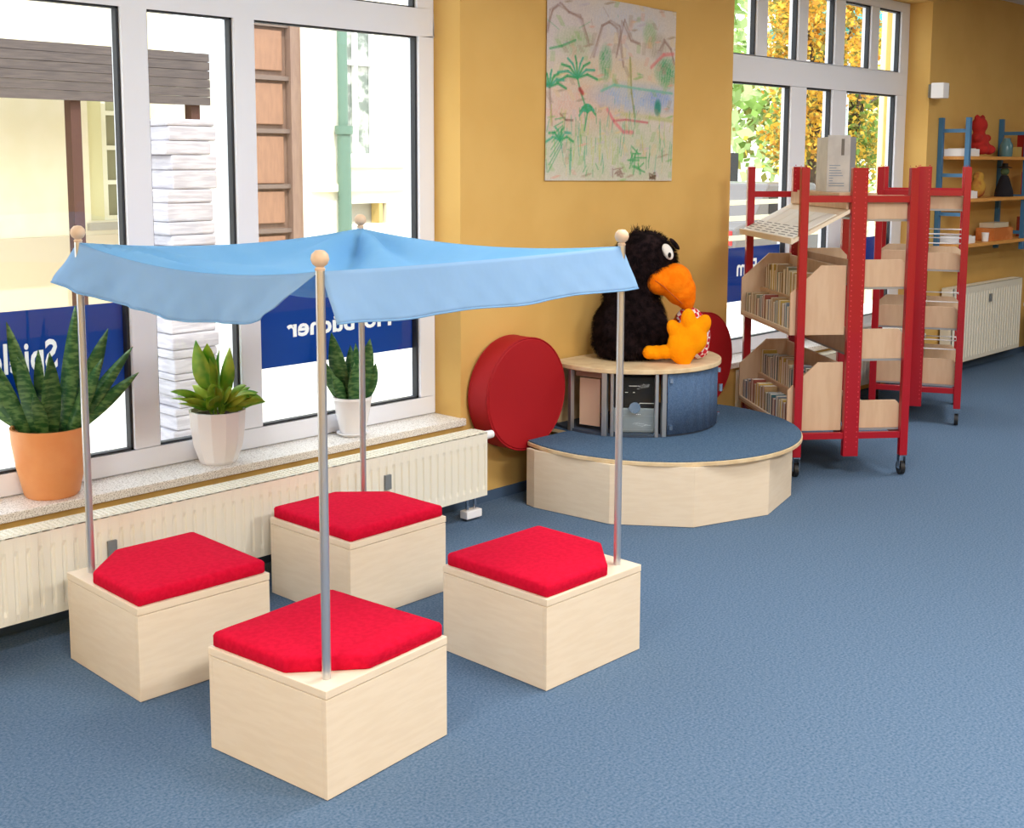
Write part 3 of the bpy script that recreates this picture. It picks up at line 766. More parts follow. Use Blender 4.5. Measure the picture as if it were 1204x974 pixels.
    img = np.clip(img*.97, 0, 1)
    linr = np.where(img <= .04045, img/12.92, ((img+.055)/1.055)**2.4)
    vs = []; fs = []
    for j in range(ny+1):
        for i in range(nx+1):
            x = i/nx*Wd; z = -j/ny*Hd
            wv = .006*math.sin(i/nx*7+j/ny*2)*(.3+.7*(1-j/ny)**2) + .007*max(0, i/nx-.85)
            vs.append((x, -.008-abs(wv), z - (.012*(i/nx)**3 if j == 0 else 0)))
    for j in range(ny):
        for i in range(nx): fs.append((j*(nx+1)+i, (j+1)*(nx+1)+i, (j+1)*(nx+1)+i+1, j*(nx+1)+i+1))
    me = bpy.data.meshes.new('wall_drawing'); me.from_pydata(vs, [], fs)
    at = me.color_attributes.new('print', 'FLOAT_COLOR', 'CORNER')
    cols = np.ones((ny*nx*4, 4)); cols[:, :3] = np.repeat(linr.reshape(-1, 3), 4, axis=0)
    at.data.foreach_set('color', cols.ravel())
    m = mat('drawing_paper', (220, 210, 200), .8); N = m.node_tree.nodes
    an = N.new('ShaderNodeAttribute'); an.attribute_name = 'print'; m.node_tree.links.new(an.outputs['Color'], N['Principled BSDF'].inputs['Base Color'])
    me.materials.append(m); me.shade_smooth()
    o = bpy.data.objects.new('wall_drawing', me); COL.objects.link(o); o.location = (2.575, WY, 2.555); o.rotation_euler = (0, math.radians(.6), 0)
    tag(o, 'large coloured pencil drawing of a jungle lake hung on the ochre wall', 'drawing')
drawing()

# ------------------------------------------------------------------ red shelf units
def castor():
    pass
BOOKROWS = []
def prof_panel(poly, b0, b1, name, m, parent):
    # poly in (a,z), extruded along b (local y)
    M = Matrix(((1, 0, 0, 0), (0, 0, 1, 0), (0, 1, 0, 0), (0, 0, 0, 1)))
    return MB().prism(poly, b0, b1, M).build(name, m, parent, bevel=.0012)
def shelf_unit(org, adir, W, L, label, left, right, mid_w=.085, left_small=False):
    rz = math.atan2(adir[1], adir[0])
    r = empty('rolling_bookshelf', (org[0], org[1], 0), rz, label, 'shelf', 'red metal rolling bookshelves')
    mid = W/2; H0, H1 = .112, 1.67
    for b in (0, L):
        for a in (0, mid, W):
            w = mid_w/2 if a == mid else .022
            p = MB().box(a-w, b-.018, H0, a+w, b+.018, H1).build('post', M_REDM, r, bevel=.003)
            hm = MB()
            for k in range(56):
                z = H0+.05+k*.0275
                for s_ in ((-.7, .7) if a == mid else (0,)):
                    hm.box(a+s_*w-.003, b-.0187, z, a+s_*w+.003, b-.0178, z+.007)
                if a != mid: hm.box(a-w-.0007, b-.003, z, a-w+.0002, b+.003, z+.007)
            hm.build('perforations', M_HOLE if a == mid else M_REDM, p, kind='stuff')
        for z in (.226, 1.505):
            MB().box(.022, b-.012, z-.018, W-.022, b+.012, z+.018).build('rail', M_REDM, r, bevel=.002)
    for z in (.226,):
        for a in (0, W, mid): MB().box(a-.012, .018, z-.016, a+.012, L-.018, z+.016).build('rail', M_REDM, r)
    for a in (mid,): MB().box(a-.012, .018, 1.489, a+.012, L-.018, 1.52).build('rail', M_REDM, r)
    for b in (0, L):
        for a in (0, W):
            c = MB().box(a-.02, b-.02, H0-.006, a+.02, b+.02, H0).box(a-.019, b-.012, .035, a-.016, b+.02, H0-.006).box(a+.016, b-.012, .035, a+.019, b+.02, H0-.006).build('castor', M_CHROME, r)
            MB().cyl((a-.012, b+.012, .038), (a+.012, b+.012, .038), .037, n=22).build('wheel', M_DARK, c, smooth=40)
    loc = Matrix.Translation((org[0], org[1], 0)) @ Matrix.Rotation(rz, 4, 'Z')
    ia, ib = .055, L-.055
    if True:
        for z0, kind in left:
            if kind == 'deep':
                f, t = .225, .375
                poly = [(-.05, z0), (mid-.045, z0), (mid-.045, z0+t), (.115, z0+t), (-.05, z0+f)]
                for b in (.022, L-.036): prof_panel(poly, b, b+.014, 'end_panel', M_BIRCHS, r)
                MB().box(-.05, .036, z0, mid-.045, L-.036, z0+.014).build('bottom_board', M_BIRCHS, r)
                MB().box(-.05, .036, z0+.014, -.038, L-.036, z0+.03).build('front_lip', M_BIRCH, r)
                MB().box(.065, .036, z0+.014, .077, L-.036, z0+.17).build('step_riser', M_BIRCHS, r)
                MB().box(.077, .036, z0+.158, mid-.059, L-.036, z0+.17).build('step_board', M_BIRCH, r)
                MB().box(mid-.059, .036, z0+.014, mid-.045, L-.036, z0+t-.01).build('back_board', M_BIRCHS, r)
                BOOKROWS.append((loc, -.034, .06, .045, L-.045, z0+.0145, .11, .15, z0))
                BOOKROWS.append((loc, .082, .185, .045, L-.045, z0+.1705, .11, .16, z0))
            elif kind == 'slope':
                a0, zl, a1, zh = -.06, z0, mid-.045, z0+.165
                prof_panel([(a0, zl), (a1, zh), (a1, zh-.02), (a0, zl-.02)], -.0, L+.0, 'display_board', M_BIRCH, r)
                prof_panel([(a0-.004, zl-.02), (a0+.006, zl-.02), (a0+.006, zl+.014), (a0-.004, zl+.012)], 0, L, 'front_lip', M_BIRCH, r)
                MB().box(a1-.012, .025, zh+.001, a1, L-.025, zh+.07).build('back_board', M_BIRCHS, r)
            else:
                tray(r, mid, -1, z0, kind, L, loc)
        for z0, h in right: tray(r, mid, 1, z0, h, L, loc)
    return r, loc
def tray(r, mid, s, z0, h, L, loc):
    a0 = mid+s*.045; a1 = mid+s*(mid+.005)
    poly = [(a0, z0+.012), (a1, z0+.012), (a1, z0+h*.72), (a1-s*.045, z0+h), (a0, z0+h)]
    for b in (.022, L-.034): prof_panel(poly, b, b+.012, 'end_panel', M_BIRCHS, r)
    x0, x1 = sorted((a0, a1))
    MB().box(x0, .022, z0, x1, L-.022, z0+.0115).build('metal_shelf', mat('grey_metal_shelf', (168, 172, 178), .3, metal=.5), r)
    xx = a1-s*.006
    MB().box(min(xx, a1), .034, z0+.012, max(xx, a1), L-.034, z0+.05).build('front_lip', M_BIRCH, r)
    xx = a0+s*.006
    MB().box(min(xx, a0), .034, z0+.012, max(xx, a0), L-.034, z0+h*.9).build('back_board', M_BIRCHS, r)
A1 = Vector((3.655, .625)); B1 = Vector((4.112, .238))
d1 = (B1-A1); W_1 = d1.length; d1.normalize(); L_1 = .95
u1, loc1 = shelf_unit(A1, d1, W_1, L_1, 'nearer red metal bookshelf on castors right of the podium, with sloped top display',
           [(1.285, 'slope'), (.775, 'deep'), (.25, 'deep')], [(1.385, .14), (1.02, .16), (.63, .175), (.248, .165)])
MB().box(.21, .05, 1.522, .42, .72, 1.535).build('top_board', M_BIRCHS, u1)
ad = (.417, -.909)
u2, loc2 = shelf_unit((5.33, 1.05), ad, .53, .72, 'farther red metal bookshelf on castors, behind the nearer one',
           [(1.39, .1), (1.0, .13), (.62, .15), (.25, .18)], [(1.39, .1), (1.0, .12), (.62, .15), (.25, .18)], mid_w=.09)
for z in (.8, 1.18, 1.24, .49, .55):
    rk = MB()
    for a in (.3, .52): rk.cyl((a, .05, z), (a, .67, z), .004, n=6)
    rk.cyl((.3, .05, z), (.52, .05, z), .004, n=6)
    rk.cyl((.3, .67, z), (.52, .67, z), .004, n=6)
    rk.build('wire_divider', M_WPOT, u2)

# books in the deep trays: one prototype per colour, copied
def make_book(m):
    root = bpy.data.objects.new('book', None); COL.objects.link(root)
    B(0, 0, 0, .0022, 1, 1).build('cover', m, root)
    B(.0022, .02, .01, .0198, .97, .99).build('page_block', M_PAPERS[0], root)
    B(.0198, 0, 0, .022, 1, 1).build('cover', m, root)
    return root
BCOL = [('grey', 2, (112, 124, 140)), ('brown', 3, (150, 122, 84)), ('cream', 1, (206, 196, 168)), ('olive', 6, (110, 108, 84)), ('teal', 4, (60, 108, 116)), ('dark red', 5, (130, 60, 48)), ('ochre', 7, (196, 168, 80))]
protos = [make_book(mat('book_cover_'+n.replace(' ', '_'), c, .5)) for n, k, c in BCOL]
ORD = ['first', 'second', 'third', 'fourth', 'fifth', 'sixth', 'seventh', 'eighth', 'ninth', 'tenth', 'eleventh', 'twelfth', 'thirteenth', 'fourteenth', 'fifteenth']
rb = random.Random(21); used = [False]*len(protos)
rowname = {0: 'front row, middle tray', 1: 'raised back row, middle tray', 2: 'front row, bottom tray', 3: 'raised back row, bottom tray'}
for ri, (loc, a0, a1, b0, b1, z, hmin, hmax, zz) in enumerate(BOOKROWS):
    b = b0; j = 0; cnt = {}
    while b < b1-.03:
        k = rb.choice([0, 0, 1, 1, 2, 3, 3, 4, 5, 6]); o = protos[k]
        if used[k]: o = copy_tree(o)
        used[k] = True
        sc = rb.uniform(1.1, 2.6)
        h = rb.uniform(hmin, hmax); dp = rb.uniform(.8, .96)*(a1-a0)
        o.matrix_world = loc @ Matrix.Translation((a0+dp, b, z)) @ Matrix.Rotation(PI/2, 4, 'Z') @ Matrix.Diagonal((sc, dp, h, 1))
        tag(o, '%s %s book from the front in the %s, nearer red shelf' % (ORD[cnt.get(k, 0)], BCOL[k][0], rowname[ri]), 'book', 'books in the %s' % rowname[ri]); cnt[k] = cnt.get(k, 0)+1
        b += .022*sc+rb.choice([.001, .001, .002, .012]); j += 1
for k, o in enumerate(protos):
    if not used[k]:
        for c in list(o.children): bpy.data.objects.remove(c)
        bpy.data.objects.remove(o)
# magazines on the sloped display
mid = W_1/2
slope = math.atan2(.165, mid-.045+.06)
for i in range(6):
    b = .03+i*.15
    r = empty('magazine', (0, 0, 0), 0, ['white magazine on the sloped top display nearest the front post', 'second white magazine from the front on the sloped display', 'third white magazine from the front on the sloped display',
              'fourth white magazine from the front on the sloped display', 'fifth white magazine from the front on the sloped display', 'white magazine at the far end of the sloped display'][i], 'magazine', 'magazines on the sloped display')
    M = loc1 @ Matrix.Translation((-.048, b, 1.2855+.008)) @ Matrix.Rotation(-slope, 4, 'Y')
    r.matrix_world = M
    B(0, 0, 0, .27, .142, .004).build('cover', M_PAPERS[0], r)
    tx = MB()
    rr = random.Random(i)
    for k in range(5):
        y0 = .01+rr.random()*.03
        for q in range(5):
            y1 = y0+rr.uniform(.01, .022)
            tx.box(.014+k*.022, y0, .0041, .014+k*.022+.007, y1, .0044); y0 = y1+.006
            if y0 > .12: break
    tx.build('printed_lines', M_BLACK, r)
# magazine file box on top
fb = empty('file_box', (0, 0, 0), 0, 'pale grey slotted file box standing on top of the nearer red shelf', 'file box')
fb.matrix_world = loc1 @ Matrix.Translation((.23, .30, 1.536)) @ Matrix.Rotation(math.radians(-6), 4, 'Z')
M_FB = mat('grey_card', (198, 196, 192), .6, (186, 184, 182), 12)
B(0, 0, 0, .125, .004, .31).build('front_panel', M_FB, fb)
B(.125, 0, 0, .155, .24, .30).build('side_panel', mat('darker_grey_card', (132, 134, 140), .6), fb)
B(0, .004, 0, .004, .24, .30).build('side_panel', M_FB, fb); B(.004, .236, 0, .125, .24, .30).build('back_panel', M_FB, fb)
B(.004, .004, 0, .125, .236, .004).build('bottom_panel', M_FB, fb)
B(.075, -.001, .2, .092, 0, .29).build('slot', mat('slot_grey', (110, 106, 100), .6), fb)
lb = MB(); rr = random.Random(2)
for k in range(9): lb.box(.012, -.0008, .03+k*.014, .03+rr.random()*.07, 0, .034+k*.014)
lb.build('printed_lines', M_PAPERS[2], fb)
# small stacks on unit two
for i, (z, c) in enumerate([(1.4125, 0), (1.0225, 2), (.6425, 2), (.2725, 0)]):
    o = B(0, 0, 0, .16, .3, .02+.008*(i % 2)).build('game_box', M_PAPERS[c]); o.matrix_world = loc2 @ Matrix.Translation((.34, .1, z))
    tag(o, 'flat %s game box on the %s tray of the farther red shelf' % (['white', 'grey', 'grey', 'white'][i], ['top', 'second', 'third', 'lowest'][i]), 'box', 'game boxes on the farther shelf')

# ------------------------------------------------------------------ blue wall shelving at far right
ws = empty('wall_shelf', (7.1, WY, 1.0), label='blue ladder-frame wall shelf with pine boards above the far radiator', cat='shelf')
def ladder(x, z0, z1, zr, dx=.0, depth=.235):
    for yy in (-.02, -depth):
        MB().box(x-7.1-.018, yy-.018, z0-1, x-7.1+.018, yy+.018, z1-1).build('upright', M_BLUEM, ws, bevel=.002)
    for z in zr: MB().box(x-7.1-.012, -depth+.018, z-1-.014, x-7.1+.012, -.038, z-1+.014).build('rung', M_BLUEM, ws)
ladder(7.12, 1.02, 2.04, (1.94, 1.6, 1.3))
ladder(8.27, .98, 2.06, (1.94, 1.42, 1.12))
ladder(9.0-.05, .98, 2.06, (1.94, 1.42, 1.12))
for z in (1.72, 1.395, 1.045): MB().box(.04, -.255, z-1, 1.87, -.002, z-1+.026).build('shelf_board', M_SHELFW, ws, bevel=.002)
for z in (1.02, 1.03): pass
# items on it
def itm(name, mb, m, label, cat, grp=None, smooth=False): return tag(mb.build(name, m, None, smooth=smooth), label, cat, grp)
SB = (1.7465, 1.4215, 1.0715)
for k, z in enumerate(SB):
    for j in range(2):
        zz = z+.0005+j*.11
        if j == 0:
            o = B(7.15, 1.27, zz, 7.36, 1.46, zz+.055).build('paper_tray', M_WPOT); tag(o, 'white paper tray behind the blue ladder, on the %s board' % ['top', 'middle', 'bottom'][k], 'tray', 'white trays on the wall shelf')
            MB().box(7.17, 1.29, zz+.0555, 7.34, 1.44, zz+.06).build('paper', M_PAPERS[0], o)
ted = blob('plush_toy', [((0, 0, .10), .085, (1, .9, 1.1), None), ((0, 0, .24), .065, (1, 1, 1), None), ((.05, 0, .3), .025, (1, 1, 1), None), ((-.05, 0, .3), .025, (1, 1, 1), None), ((.08, -.03, .14), .04, (1.3, .8, .8), None), ((-.08, -.03, .14), .04, (1.3, .8, .8), None), ((.06, -.06, .05), .045, (1, 1.2, .9), None), ((-.06, -.06, .05), .045, (1, 1.2, .9), None)], mat('red_plush', (176, 40, 34), .95, bump=.3, scale=90), None, .012, 5)
ted.location = (7.50, 1.34, SB[0]+.003); tag(ted, 'red plush toy sitting on the top pine board', 'plush toy')
itm('glass_jar', MB().lathe([(0, 0), (.045, 0), (.05, .02), (.05, .1), (.03, .13), (.03, .15), (0, .15)], 16, (8.05, 1.34, SB[0]+.0005)), mat('teal_glass', (90, 130, 140), .2), 'small teal jar on the top pine board beside the blue upright', 'jar', smooth=40)
itm('storage_tin', B(8.42, 1.26, SB[0]+.0005, 8.56, 1.4, SB[0]+.19), mat('red_tin', (186, 40, 36), .4), 'tall red tin on the top board at the right', 'tin')
itm('toy_box', B(8.14, 1.28, SB[0]+.0005, 8.22, 1.4, SB[0]+.08), M_PAPERS[3], 'small ochre box on the top pine board left of the upright', 'box')
wtc = empty('figurine', (8.02, 1.33, SB[1]+.0005), label='dark figurine in a black cloak on the middle pine board', cat='figurine')
MB().lathe([(0, 0), (.075, 0), (.07, .05), (.045, .13), (.03, .17), (0, .18)], 18).build('cloak', mat('black_cloth', (30, 28, 34), .9), wtc, smooth=40)
MB().sphere((0, 0, .205), .035).build('head', mat('green_felt', (74, 92, 60), .8), wtc, smooth=True)
MB().lathe([(.055, .232), (.055, .237), (.025, .245), (.022, .27), (0, .272)], 16).build('hat', M_BLACK, wtc, smooth=30)
bag = blob('cloth_bag', [((0, 0, .08), .08, (1.1, .7, 1), None), ((0, 0, .17), .05, (1.4, .8, .9), None)], mat('ochre_cloth', (196, 150, 60), .9, (150, 60, 40), 8), None, .012, 5)
bag.location = (7.55, 1.35, SB[1]-.004); tag(bag, 'ochre patterned cloth bag on the middle pine board', 'bag')
itm('storage_tin', B(8.55, 1.26, SB[1]+.0005, 8.7, 1.4, SB[1]+.2), mat('red_tin', (150, 40, 36), .4), 'dark red tin on the middle board at the picture edge', 'tin')
itm('wooden_crate', B(7.72, 1.27, SB[2]+.0005, 8.1, 1.42, SB[2]+.10), mat('orange_crate', (196, 110, 50), .7, (214, 140, 80), 9), 'orange wooden crate on the bottom pine board', 'crate')
itm('book_stack', B(7.76, 1.29, SB[2]+.102, 8.05, 1.41, SB[2]+.14), M_PAPERS[1], 'pale box lying on the orange crate', 'box')
itm('cup', MB().lathe([(0, 0), (.025, 0), (.03, .07), (.026, .07), (.02, .01), (0, .01)], 14, (7.62, 1.3, SB[2]+.0005)), M_WPOT, 'small white cup on the bottom pine board', 'cup', smooth=40)
itm('storage_tin', B(8.5, 1.27, SB[2]+.0005, 8.64, 1.4, SB[2]+.17), mat('rust_tin', (150, 60, 40), .5), 'rust red tin on the bottom board at the picture edge', 'tin')
# sensor box at wall corner
sn = empty('motion_sensor', (6.93, WY, 2.185), label='white motion sensor box on the wall corner beside the second window', cat='sensor')
B(-.03, -.03, .0, .03, -.001, .1).build('bracket', mat('grey_bracket', (120, 116, 104), .5), sn)
B(-.05, -.13, -.005, .05, -.03, .11).build('housing', M_WPOT, sn, bevel=.006)
B(.05, -.115, .02, .085, -.045, .09).build('lens', mat('lens_grey', (120, 112, 84), .3), sn)
# grey box at far right
gb = empty('storage_bin', (8.9, 1.0, 0), label='grey storage bin on the carpet at the far right edge', cat='bin')
B(0, 0, .002, .35, .4, .34).build('body', mat('grey_plastic', (112, 122, 116), .6), gb, bevel=.01)
B(-.01, -.01, .342, .36, .41, .365).build('lid', mat('grey_plastic_lid', (128, 136, 130), .6), gb, bevel=.005)

# ------------------------------------------------------------------ ceiling lamps, unseen, added to light the room
for i, (x, y) in enumerate(ROOM_FILLS):
    r = empty('added_ceiling_light', (x, y, CEIL), label='added unseen ceiling light above the %s' % ['left rear of the room', 'rear middle of the room', 'right rear of the room', 'right box and podium', 'red shelves', 'far wall shelf', 'left window end'][i], cat='ceiling light', group='added ceiling lights')
    B(-.62, -.32, -.06, .62, .32, -.001).build('housing', M_FRAME, r)
    ld = bpy.data.lights.new('fill_lamp', 'AREA'); ld.shape = 'RECTANGLE'; ld.size = 1.15; ld.size_y = .55
    ld.energy = FRONT_FILL_W if i < 2 else (12 if i == 5 else 60 if i == 6 else ROOM_FILL_W); ld.color = (1, .985, .955)
    lo = bpy.data.objects.new('fill_lamp', ld); COL.objects.link(lo); lo.parent = r; lo.location = (0, 0, -.07)

# ------------------------------------------------------------------ street outside
M_STUC = mat('pale_stucco', (236, 230, 208), .9, (240, 236, 218), 3)
M_STUC2 = mat('cream_stucco', (232, 222, 190), .9, (236, 226, 198), 3)
M_DOOR = mat('brown_door_wood', (120, 96, 84), .6, (128, 104, 90), 5, stretch=(6, 6, 1))
M_DOORT = mat('door_trim', (104, 88, 80), .6)
M_ROOFW = mat('weathered_boards', (64, 57, 58), .85, (86, 77, 74), 5, stretch=(1, 1, 12), fac=(.3, .7))
M_POSTW = mat('brown_post', (66, 36, 30), .7)
struct(B(-30, OUT+.02, -.6, 70, 60, -.4).build('ground', mat('pavement', (206, 204, 196), .9, (216, 214, 208), 2)))
GZ = -.4
fac = empty('house_facade', (6, 8, GZ), label='pale stucco house across the street with cellar window and ledge', cat='building')
# wall with openings left as recesses: frame pieces around window and cellar window
fx0, fx1, fz1 = 5.2, 9.6, 7.5
wins = [(6.47, 7.0, 1.72, 3.35), (6.56, 7.08, .99, 1.22)]
def wall_with_holes(x0, x1, z0, z1, holes, y0, y1, ox, oy, oz):
    m = MB(); xs_ = sorted({x0, x1, *[h[0] for h in holes], *[h[1] for h in holes]}); zs_ = sorted({z0, z1, *[h[2] for h in holes], *[h[3] for h in holes]})
    for a, b in zip(xs_, xs_[1:]):
        for c, d_ in zip(zs_, zs_[1:]):
            if not any(h[0] <= (a+b)/2 <= h[1] and h[2] <= (c+d_)/2 <= h[3] for h in holes): m.box(a-ox, y0-oy, c-oz, b-ox, y1-oy, d_-oz)
    return m
wall_with_holes(5.2, 9.6, GZ, 7.5, wins+[(5.2, 5.93, GZ, 3.62)], 8, 8.3, 6, 8, GZ).build('wall', M_STUC, fac)
B(6.0-6, -.08, 1.36-GZ, 7.35-6, 0, 1.44-GZ).build('ledge', M_STUC2, fac)
B(6.42-6, -.06, 1.62-GZ, 7.35-6, 0, 1.68-GZ).build('window_sill', M_STUC2, fac)
wf = MB(); ox_ = 6
for (a, b, c, d_) in wins[:1]:
    for xx in (a, (a+b)/2-.02, b-.04): wf.box(xx-6, .1, c-GZ, xx+.04-6, .16, d_-GZ)
    for zz in (c+.001, 2.75, d_-.051): wf.box(a-6+.001, .105, zz-GZ, b-6-.001, .155, zz+.05-GZ)
w = wf.build('window', mat('window_white', (240, 240, 240), .5), fac)
B(6.47-6, .17, 1.72-GZ, 7.0-6, .18, 3.35-GZ).build('pane', mat('curtained_pane', (120, 130, 124), .4, (200, 204, 198), 9), w)
cw = B(6.56-6, .17, .99-GZ, 7.08-6, .19, 1.22-GZ).build('cellar_window', mat('cellar_grey', (168, 166, 160), .6), fac)
B(6.98-6, .02, .99-GZ, 7.03-6, .16, 1.22-GZ).build('cellar_bar', mat('ochre_bar', (196, 170, 110), .6), cw)
# brown door
dr = empty('panelled_door', (5.6, 8.1, GZ), label='tall brown panelled wooden door across the street', cat='door')
B(-.47, .04, 0, .33, .1, 4.0).build('door_leaf', M_DOOR, dr)
B(.2, -.06, 0, .33, .04, 4.0).build('frame_post', M_DOOR, dr)
for k, (z0, z1) in enumerate([(.1, .95), (1.08, 1.42), (1.5, 2.0), (2.12, 2.55), (2.68, 3.1), (3.2, 3.6)]):
    z0 += .35; z1 += .35
    B(-.42, .0, z0, .14, .04, z1).build('door_panel', mat('door_panel_wood', (140, 104, 82), .6, (132, 98, 78), 5, stretch=(5, 5, 1)), dr, bevel=.01)
    B(-.47, -.03, z1+.03, .2, .04, z1+.075).build('moulding', M_DOORT, dr)
dp_ = empty('drainpipe', (6.39, 7.9, GZ), label='green downpipe on the pale house across the street', cat='pipe')
M_DP = mat('green_pipe', (92, 118, 104), .5)
MB().cyl((0, 0, 0), (0, 0, 2.45), .075, n=16).build('lower_pipe', M_DP, dp_, smooth=40)
MB().cyl((-.01, 0, 2.45), (-.01, 0, 6), .055, n=16).build('upper_pipe', M_DP, dp_, smooth=40)
MB().cyl((0, 0, 2.38), (0, 0, 2.47), .098, .1, n=16).build('collar', M_DP, dp_, smooth=40)
# cream house left, further back, with wooden awning in front
ch_ = empty('cream_house', (3.4, 9.5, GZ), label='cream house behind the wooden canopy, with a narrow barred window', cat='building')
wall_with_holes(-6, 5.3, GZ, 3.6, [(4.25, 4.72, 1.05, 2.55)], 9.5, 9.8, 3.4, 9.5, GZ).build('wall', M_STUC2, ch_)
B(-6-3.4, -.02, .0, 5.3-3.4, 0, .9-GZ).build('plinth', mat('stone_plinth', (206, 190, 160), .9), ch_)
wm = MB()
for zz in (1.05, 1.43, 1.8, 2.17, 2.5): wm.box(4.451-3.4, .105, zz-GZ+.001, 4.719-3.4, .135, zz+.048-GZ)
for xx in (4.45, 4.66): wm.box(xx-3.4, .1, 1.05-GZ, xx-3.4+.06, .14, 2.55-GZ)
w2 = wm.build('window', mat('pale_window', (240, 238, 214), .6), ch_)
B(4.25-3.4, .16, 1.05-GZ, 4.72-3.4, .18, 2.55-GZ).build('pane', mat('olive_pane', (150, 150, 120), .4), w2)
B(4.25-3.4, .05, 1.05-GZ, 4.43-3.4, .1, 2.55-GZ).build('shutter', mat('shutter_cream', (214, 208, 160), .7), w2)
B(4.2-3.4, -.06, .95-GZ, 4.78-3.4, .05, 1.03-GZ).build('window_sill', mat('sill_grey', (170, 160, 140), .7), ch_)
aw = empty('wooden_canopy', (3.4, 8, GZ), label='weathered wooden street canopy on brown posts outside the left panes', cat='canopy')
for k in range(6):
    z = 2.235+k*.085
    B(-7-3.4, -.03+.004*(k % 2), z-GZ, 4.77-3.4, .03, z+.081-GZ).build('board', M_ROOFW, aw)
B(-7-3.4, .03, 2.6-GZ, 4.77-3.4, 1.3, 2.66-GZ).build('roof_deck', M_ROOFW, aw)
for xx in (3.38, 4.64): B(xx-3.4-.05, -.02+.06, 0, xx-3.4+.05, .16, 2.6-GZ).build('post', M_POSTW, aw)
fn = empty('iron_fence', (4.0, 8.6, GZ), label='grey iron railing between the canopy posts across the street', cat='fence')
for k in range(9): MB().cyl((.15+k*.08, 0, 0), (.15+k*.08, 0, 1.85), .012, n=6).build('bar', mat('iron_grey', (120, 118, 120), .6), fn)
B(.1, -.02, 1.78, .85, .02, 1.83).build('top_rail', mat('iron_grey', (120, 118, 120), .6), fn)
# stack of white wrapped sheets on the pavement
stk = empty('wrapped_stack', (2.125, 4.3, GZ), label='tall stack of white wrapped bundles standing on the pavement outside', cat='stack')
rs = random.Random(9); z = 0.0
M_WR = mat('white_wrap', (158, 156, 166), .8, (176, 174, 184), 6, stretch=(1, 1, 8), bump=.3)
while z < 2.32:
    h = rs.uniform(.035, .12); jx = rs.uniform(-.025, .025)
    B(-.165+jx, -.22, z, .165+jx+rs.uniform(-.01, .02), .25, z+h-.001).build('bundle', M_WR, stk, bevel=.012); z += h
# trees, van, cars, rail seen through the second window
def tree(x, y, h, r, cols, label, n=2600, trunk=.16, seed=0, grp='street trees', low=.35, leaf=.14):
    t = empty('street_tree', (x, y, GZ), label=label, cat='tree', group=grp)
    tr = MB(); tr.cyl((0, 0, 0), (0, 0, h*.55), trunk, trunk*.6, 10); rr = random.Random(seed); ends = []
    for k in range(9):
        a = rr.random()*2*PI; z0 = h*rr.uniform(.3, .52); e = Vector((math.cos(a)*r*.6, math.sin(a)*r*.6, h*rr.uniform(.55, .85))); tr.cyl((0, 0, z0), e, trunk*.35, .02, 6); ends.append(e)
    tr.build('trunk', mat('bark', (86, 70, 56), .9, (60, 50, 42), 12), t)
    cl = [Vector((rr.gauss(0, r*.45), rr.gauss(0, r*.45), h*rr.uniform(low, .98))) for _ in range(26)]
    groups = [MB() for _ in cols]
    for i in range(n):
        c = rr.choice(cl) + Vector((rr.gauss(0, r*.22), rr.gauss(0, r*.22), rr.gauss(0, r*.2)))
        q = Quaternion(Vector((rr.gauss(0, 1), rr.gauss(0, 1), rr.gauss(0, 1))).normalized(), rr.random()*6)
        s = leaf*rr.uniform(.6, 1.2)
        groups[rr.randrange(len(cols))].add([c+q @ Vector(v) for v in ((-s, 0, 0), (0, -s*.6, 0), (s, 0, 0), (0, s*.6, 0))], [(0, 1, 2, 3)])
    for g, cc in zip(groups, cols): g.build('foliage', cc, t, kind='stuff')
Y1 = mat('leaf_yellow', (226, 184, 70), .7, trans=.4); Y2 = mat('leaf_gold', (190, 138, 50), .7, trans=.3); Y3 = mat('leaf_olive', (136, 132, 66), .7, trans=.3); G1 = mat('leaf_green', (120, 150, 70), .7, trans=.4); G2 = mat('leaf_pale_green', (170, 190, 130), .7, trans=.4)
tree(19.3, 9.6, 6.8, 1.15, [Y1, Y1, Y2, Y3], 'yellow autumn tree outside the second window, nearest the frame', 9000, seed=1, leaf=.07)
tree(26.0, 12.4, 6.6, 1.5, [Y3, Y1, G1], 'olive and yellow tree seen right of the second window mullion', 9000, seed=2, leaf=.09, low=.2)
tree(30.5, 22, 8, 3.8, [G1, G2, G2], 'pale green tree far behind the white van', 3000, seed=3, leaf=.3, low=.3)
tree(41, 22, 9, 4.0, [G2, Y3, G1], 'green and yellow tree far behind the parked car', 3000, seed=4, leaf=.3, low=.3)
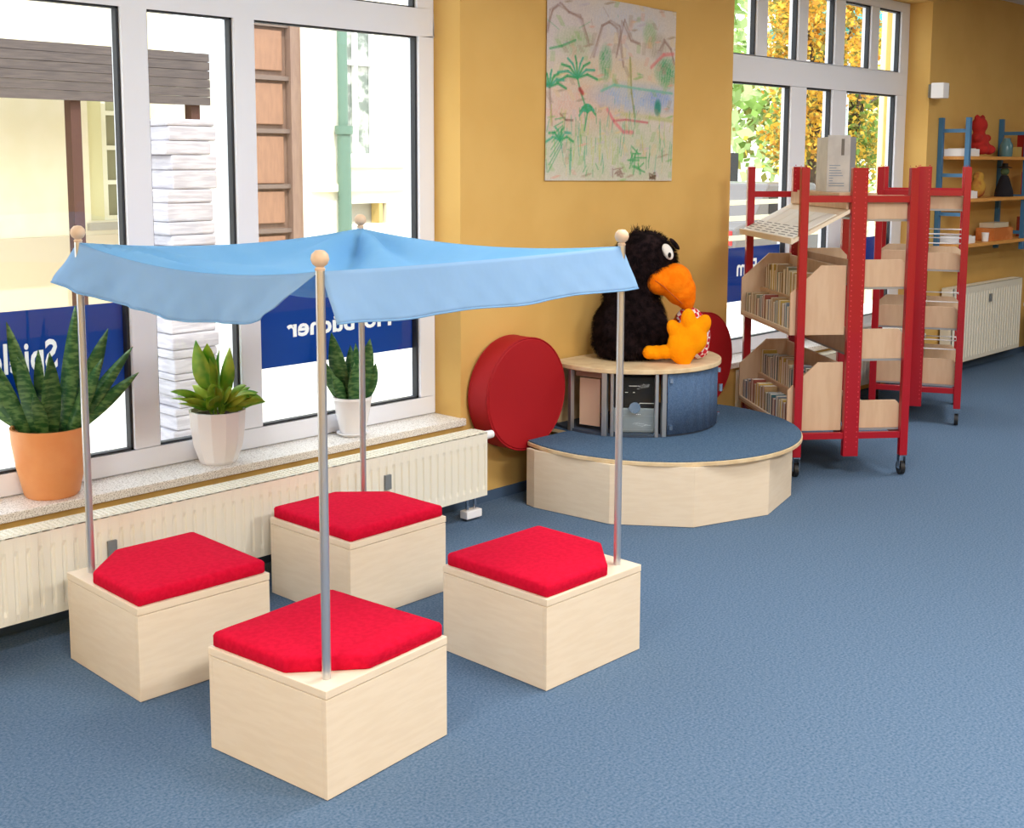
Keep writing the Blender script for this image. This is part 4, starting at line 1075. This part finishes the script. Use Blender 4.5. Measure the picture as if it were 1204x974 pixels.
def vehicle(name, x, y, L, H, col, label, van=False):
    v = empty(name, (x, y, GZ), math.radians(0), label, 'van' if van else 'car')
    prof = [(0, .35), (0, H*.95), (L*.1, H), (L*.72, H), (L*.84, H*.62), (L, H*.52), (L, .35)] if van else [(0, .35), (0, H*.6), (L*.12, H*.66), (L*.24, H), (L*.6, H), (L*.75, H*.66), (L, H*.55), (L, .35)]
    M = Matrix(((1, 0, 0, 0), (0, 0, 1, 0), (0, 1, 0, 0), (0, 0, 0, 1)))
    MB().prism(prof, 0, 1.7, M).build('body', mat(name+'_paint', col, .3), v, bevel=.04)
    g = MB()
    if van: g.box(L*.68, -.01, H*.6, L*.79, 0, H*.88)
    else: g.box(L*.24, -.01, H*.68, L*.42, 0, H*.93).box(L*.44, -.01, H*.68, L*.62, 0, H*.93)
    g.build('side_window', M_BLACK, v)
    for xx in (.17, .82): MB().cyl((L*xx, -.02, .33), (L*xx, .2, .33), .33, n=20).build('wheel', M_DARK, v, smooth=40)
    B(-.02, .05, H*.45, 0, .3, H*.58).build('tail_light', mat('red_lens', (210, 40, 40), .3), v)
    B(-.02, .5, H*.42, 0, 1.1, H*.52).build('number_plate', M_WPOT, v)
    return v
vehicle('delivery_van', 17.6, 12.6, 4.6, 2.6, (236, 238, 242), 'white delivery van in the street beyond the second window', True)
vehicle('parked_car', 14.2, 8.0, 4.0, 1.75, (96, 92, 92), 'dark grey parked car in the street behind the railing')
gr = empty('street_railing', (11, 6.0, GZ), label='pale horizontal street railing outside the second window', cat='railing')
for z in (1.1, 1.35, 1.55): B(-2, -.02, z, 8, .02, z+.06).build('rail', mat('rail_cream', (176, 170, 140), .7), gr)
for k in range(6): B(-2+k*1.9, .02, 0, -1.94+k*1.9, .06, 1.62).build('post', mat('rail_cream', (176, 170, 140), .7), gr)
yb = empty('corner_building', (15.26, 6.05, GZ), label='cream building corner at the right of the second window', cat='building')
B(0, 0, 0, 3.0, .15, 7).build('wall', mat('deep_cream', (214, 198, 150), .9), yb)
B(-.04, -.04, 0, .25, .0, 7).build('corner_strip', M_STUC, yb)
ps = empty('market_parasol', (23.1, 11, GZ), label='turquoise parasol above the street behind the yellow leaves', cat='parasol')
MB().cyl((0, 0, 0), (0, 0, 5.6), .03, n=8).build('pole', M_ALU, ps)
for k in range(8):
    a, b = k*PI/4, (k+1)*PI/4
    MB().add([(0, 0, 5.6), (2*math.cos(a), 2*math.sin(a), 4.9), (2*math.cos(b), 2*math.sin(b), 4.9)], [(0, 1, 2)]).build('canopy_panel', mat('turquoise_cloth', (60, 176, 176), .8, trans=.4), ps, solid=.01)
hb = empty('far_building', (10, 34, GZ), label='long pale building far across the square', cat='building')
B(0, 0, 0, 60, 6, 5).build('wall', M_STUC, hb)
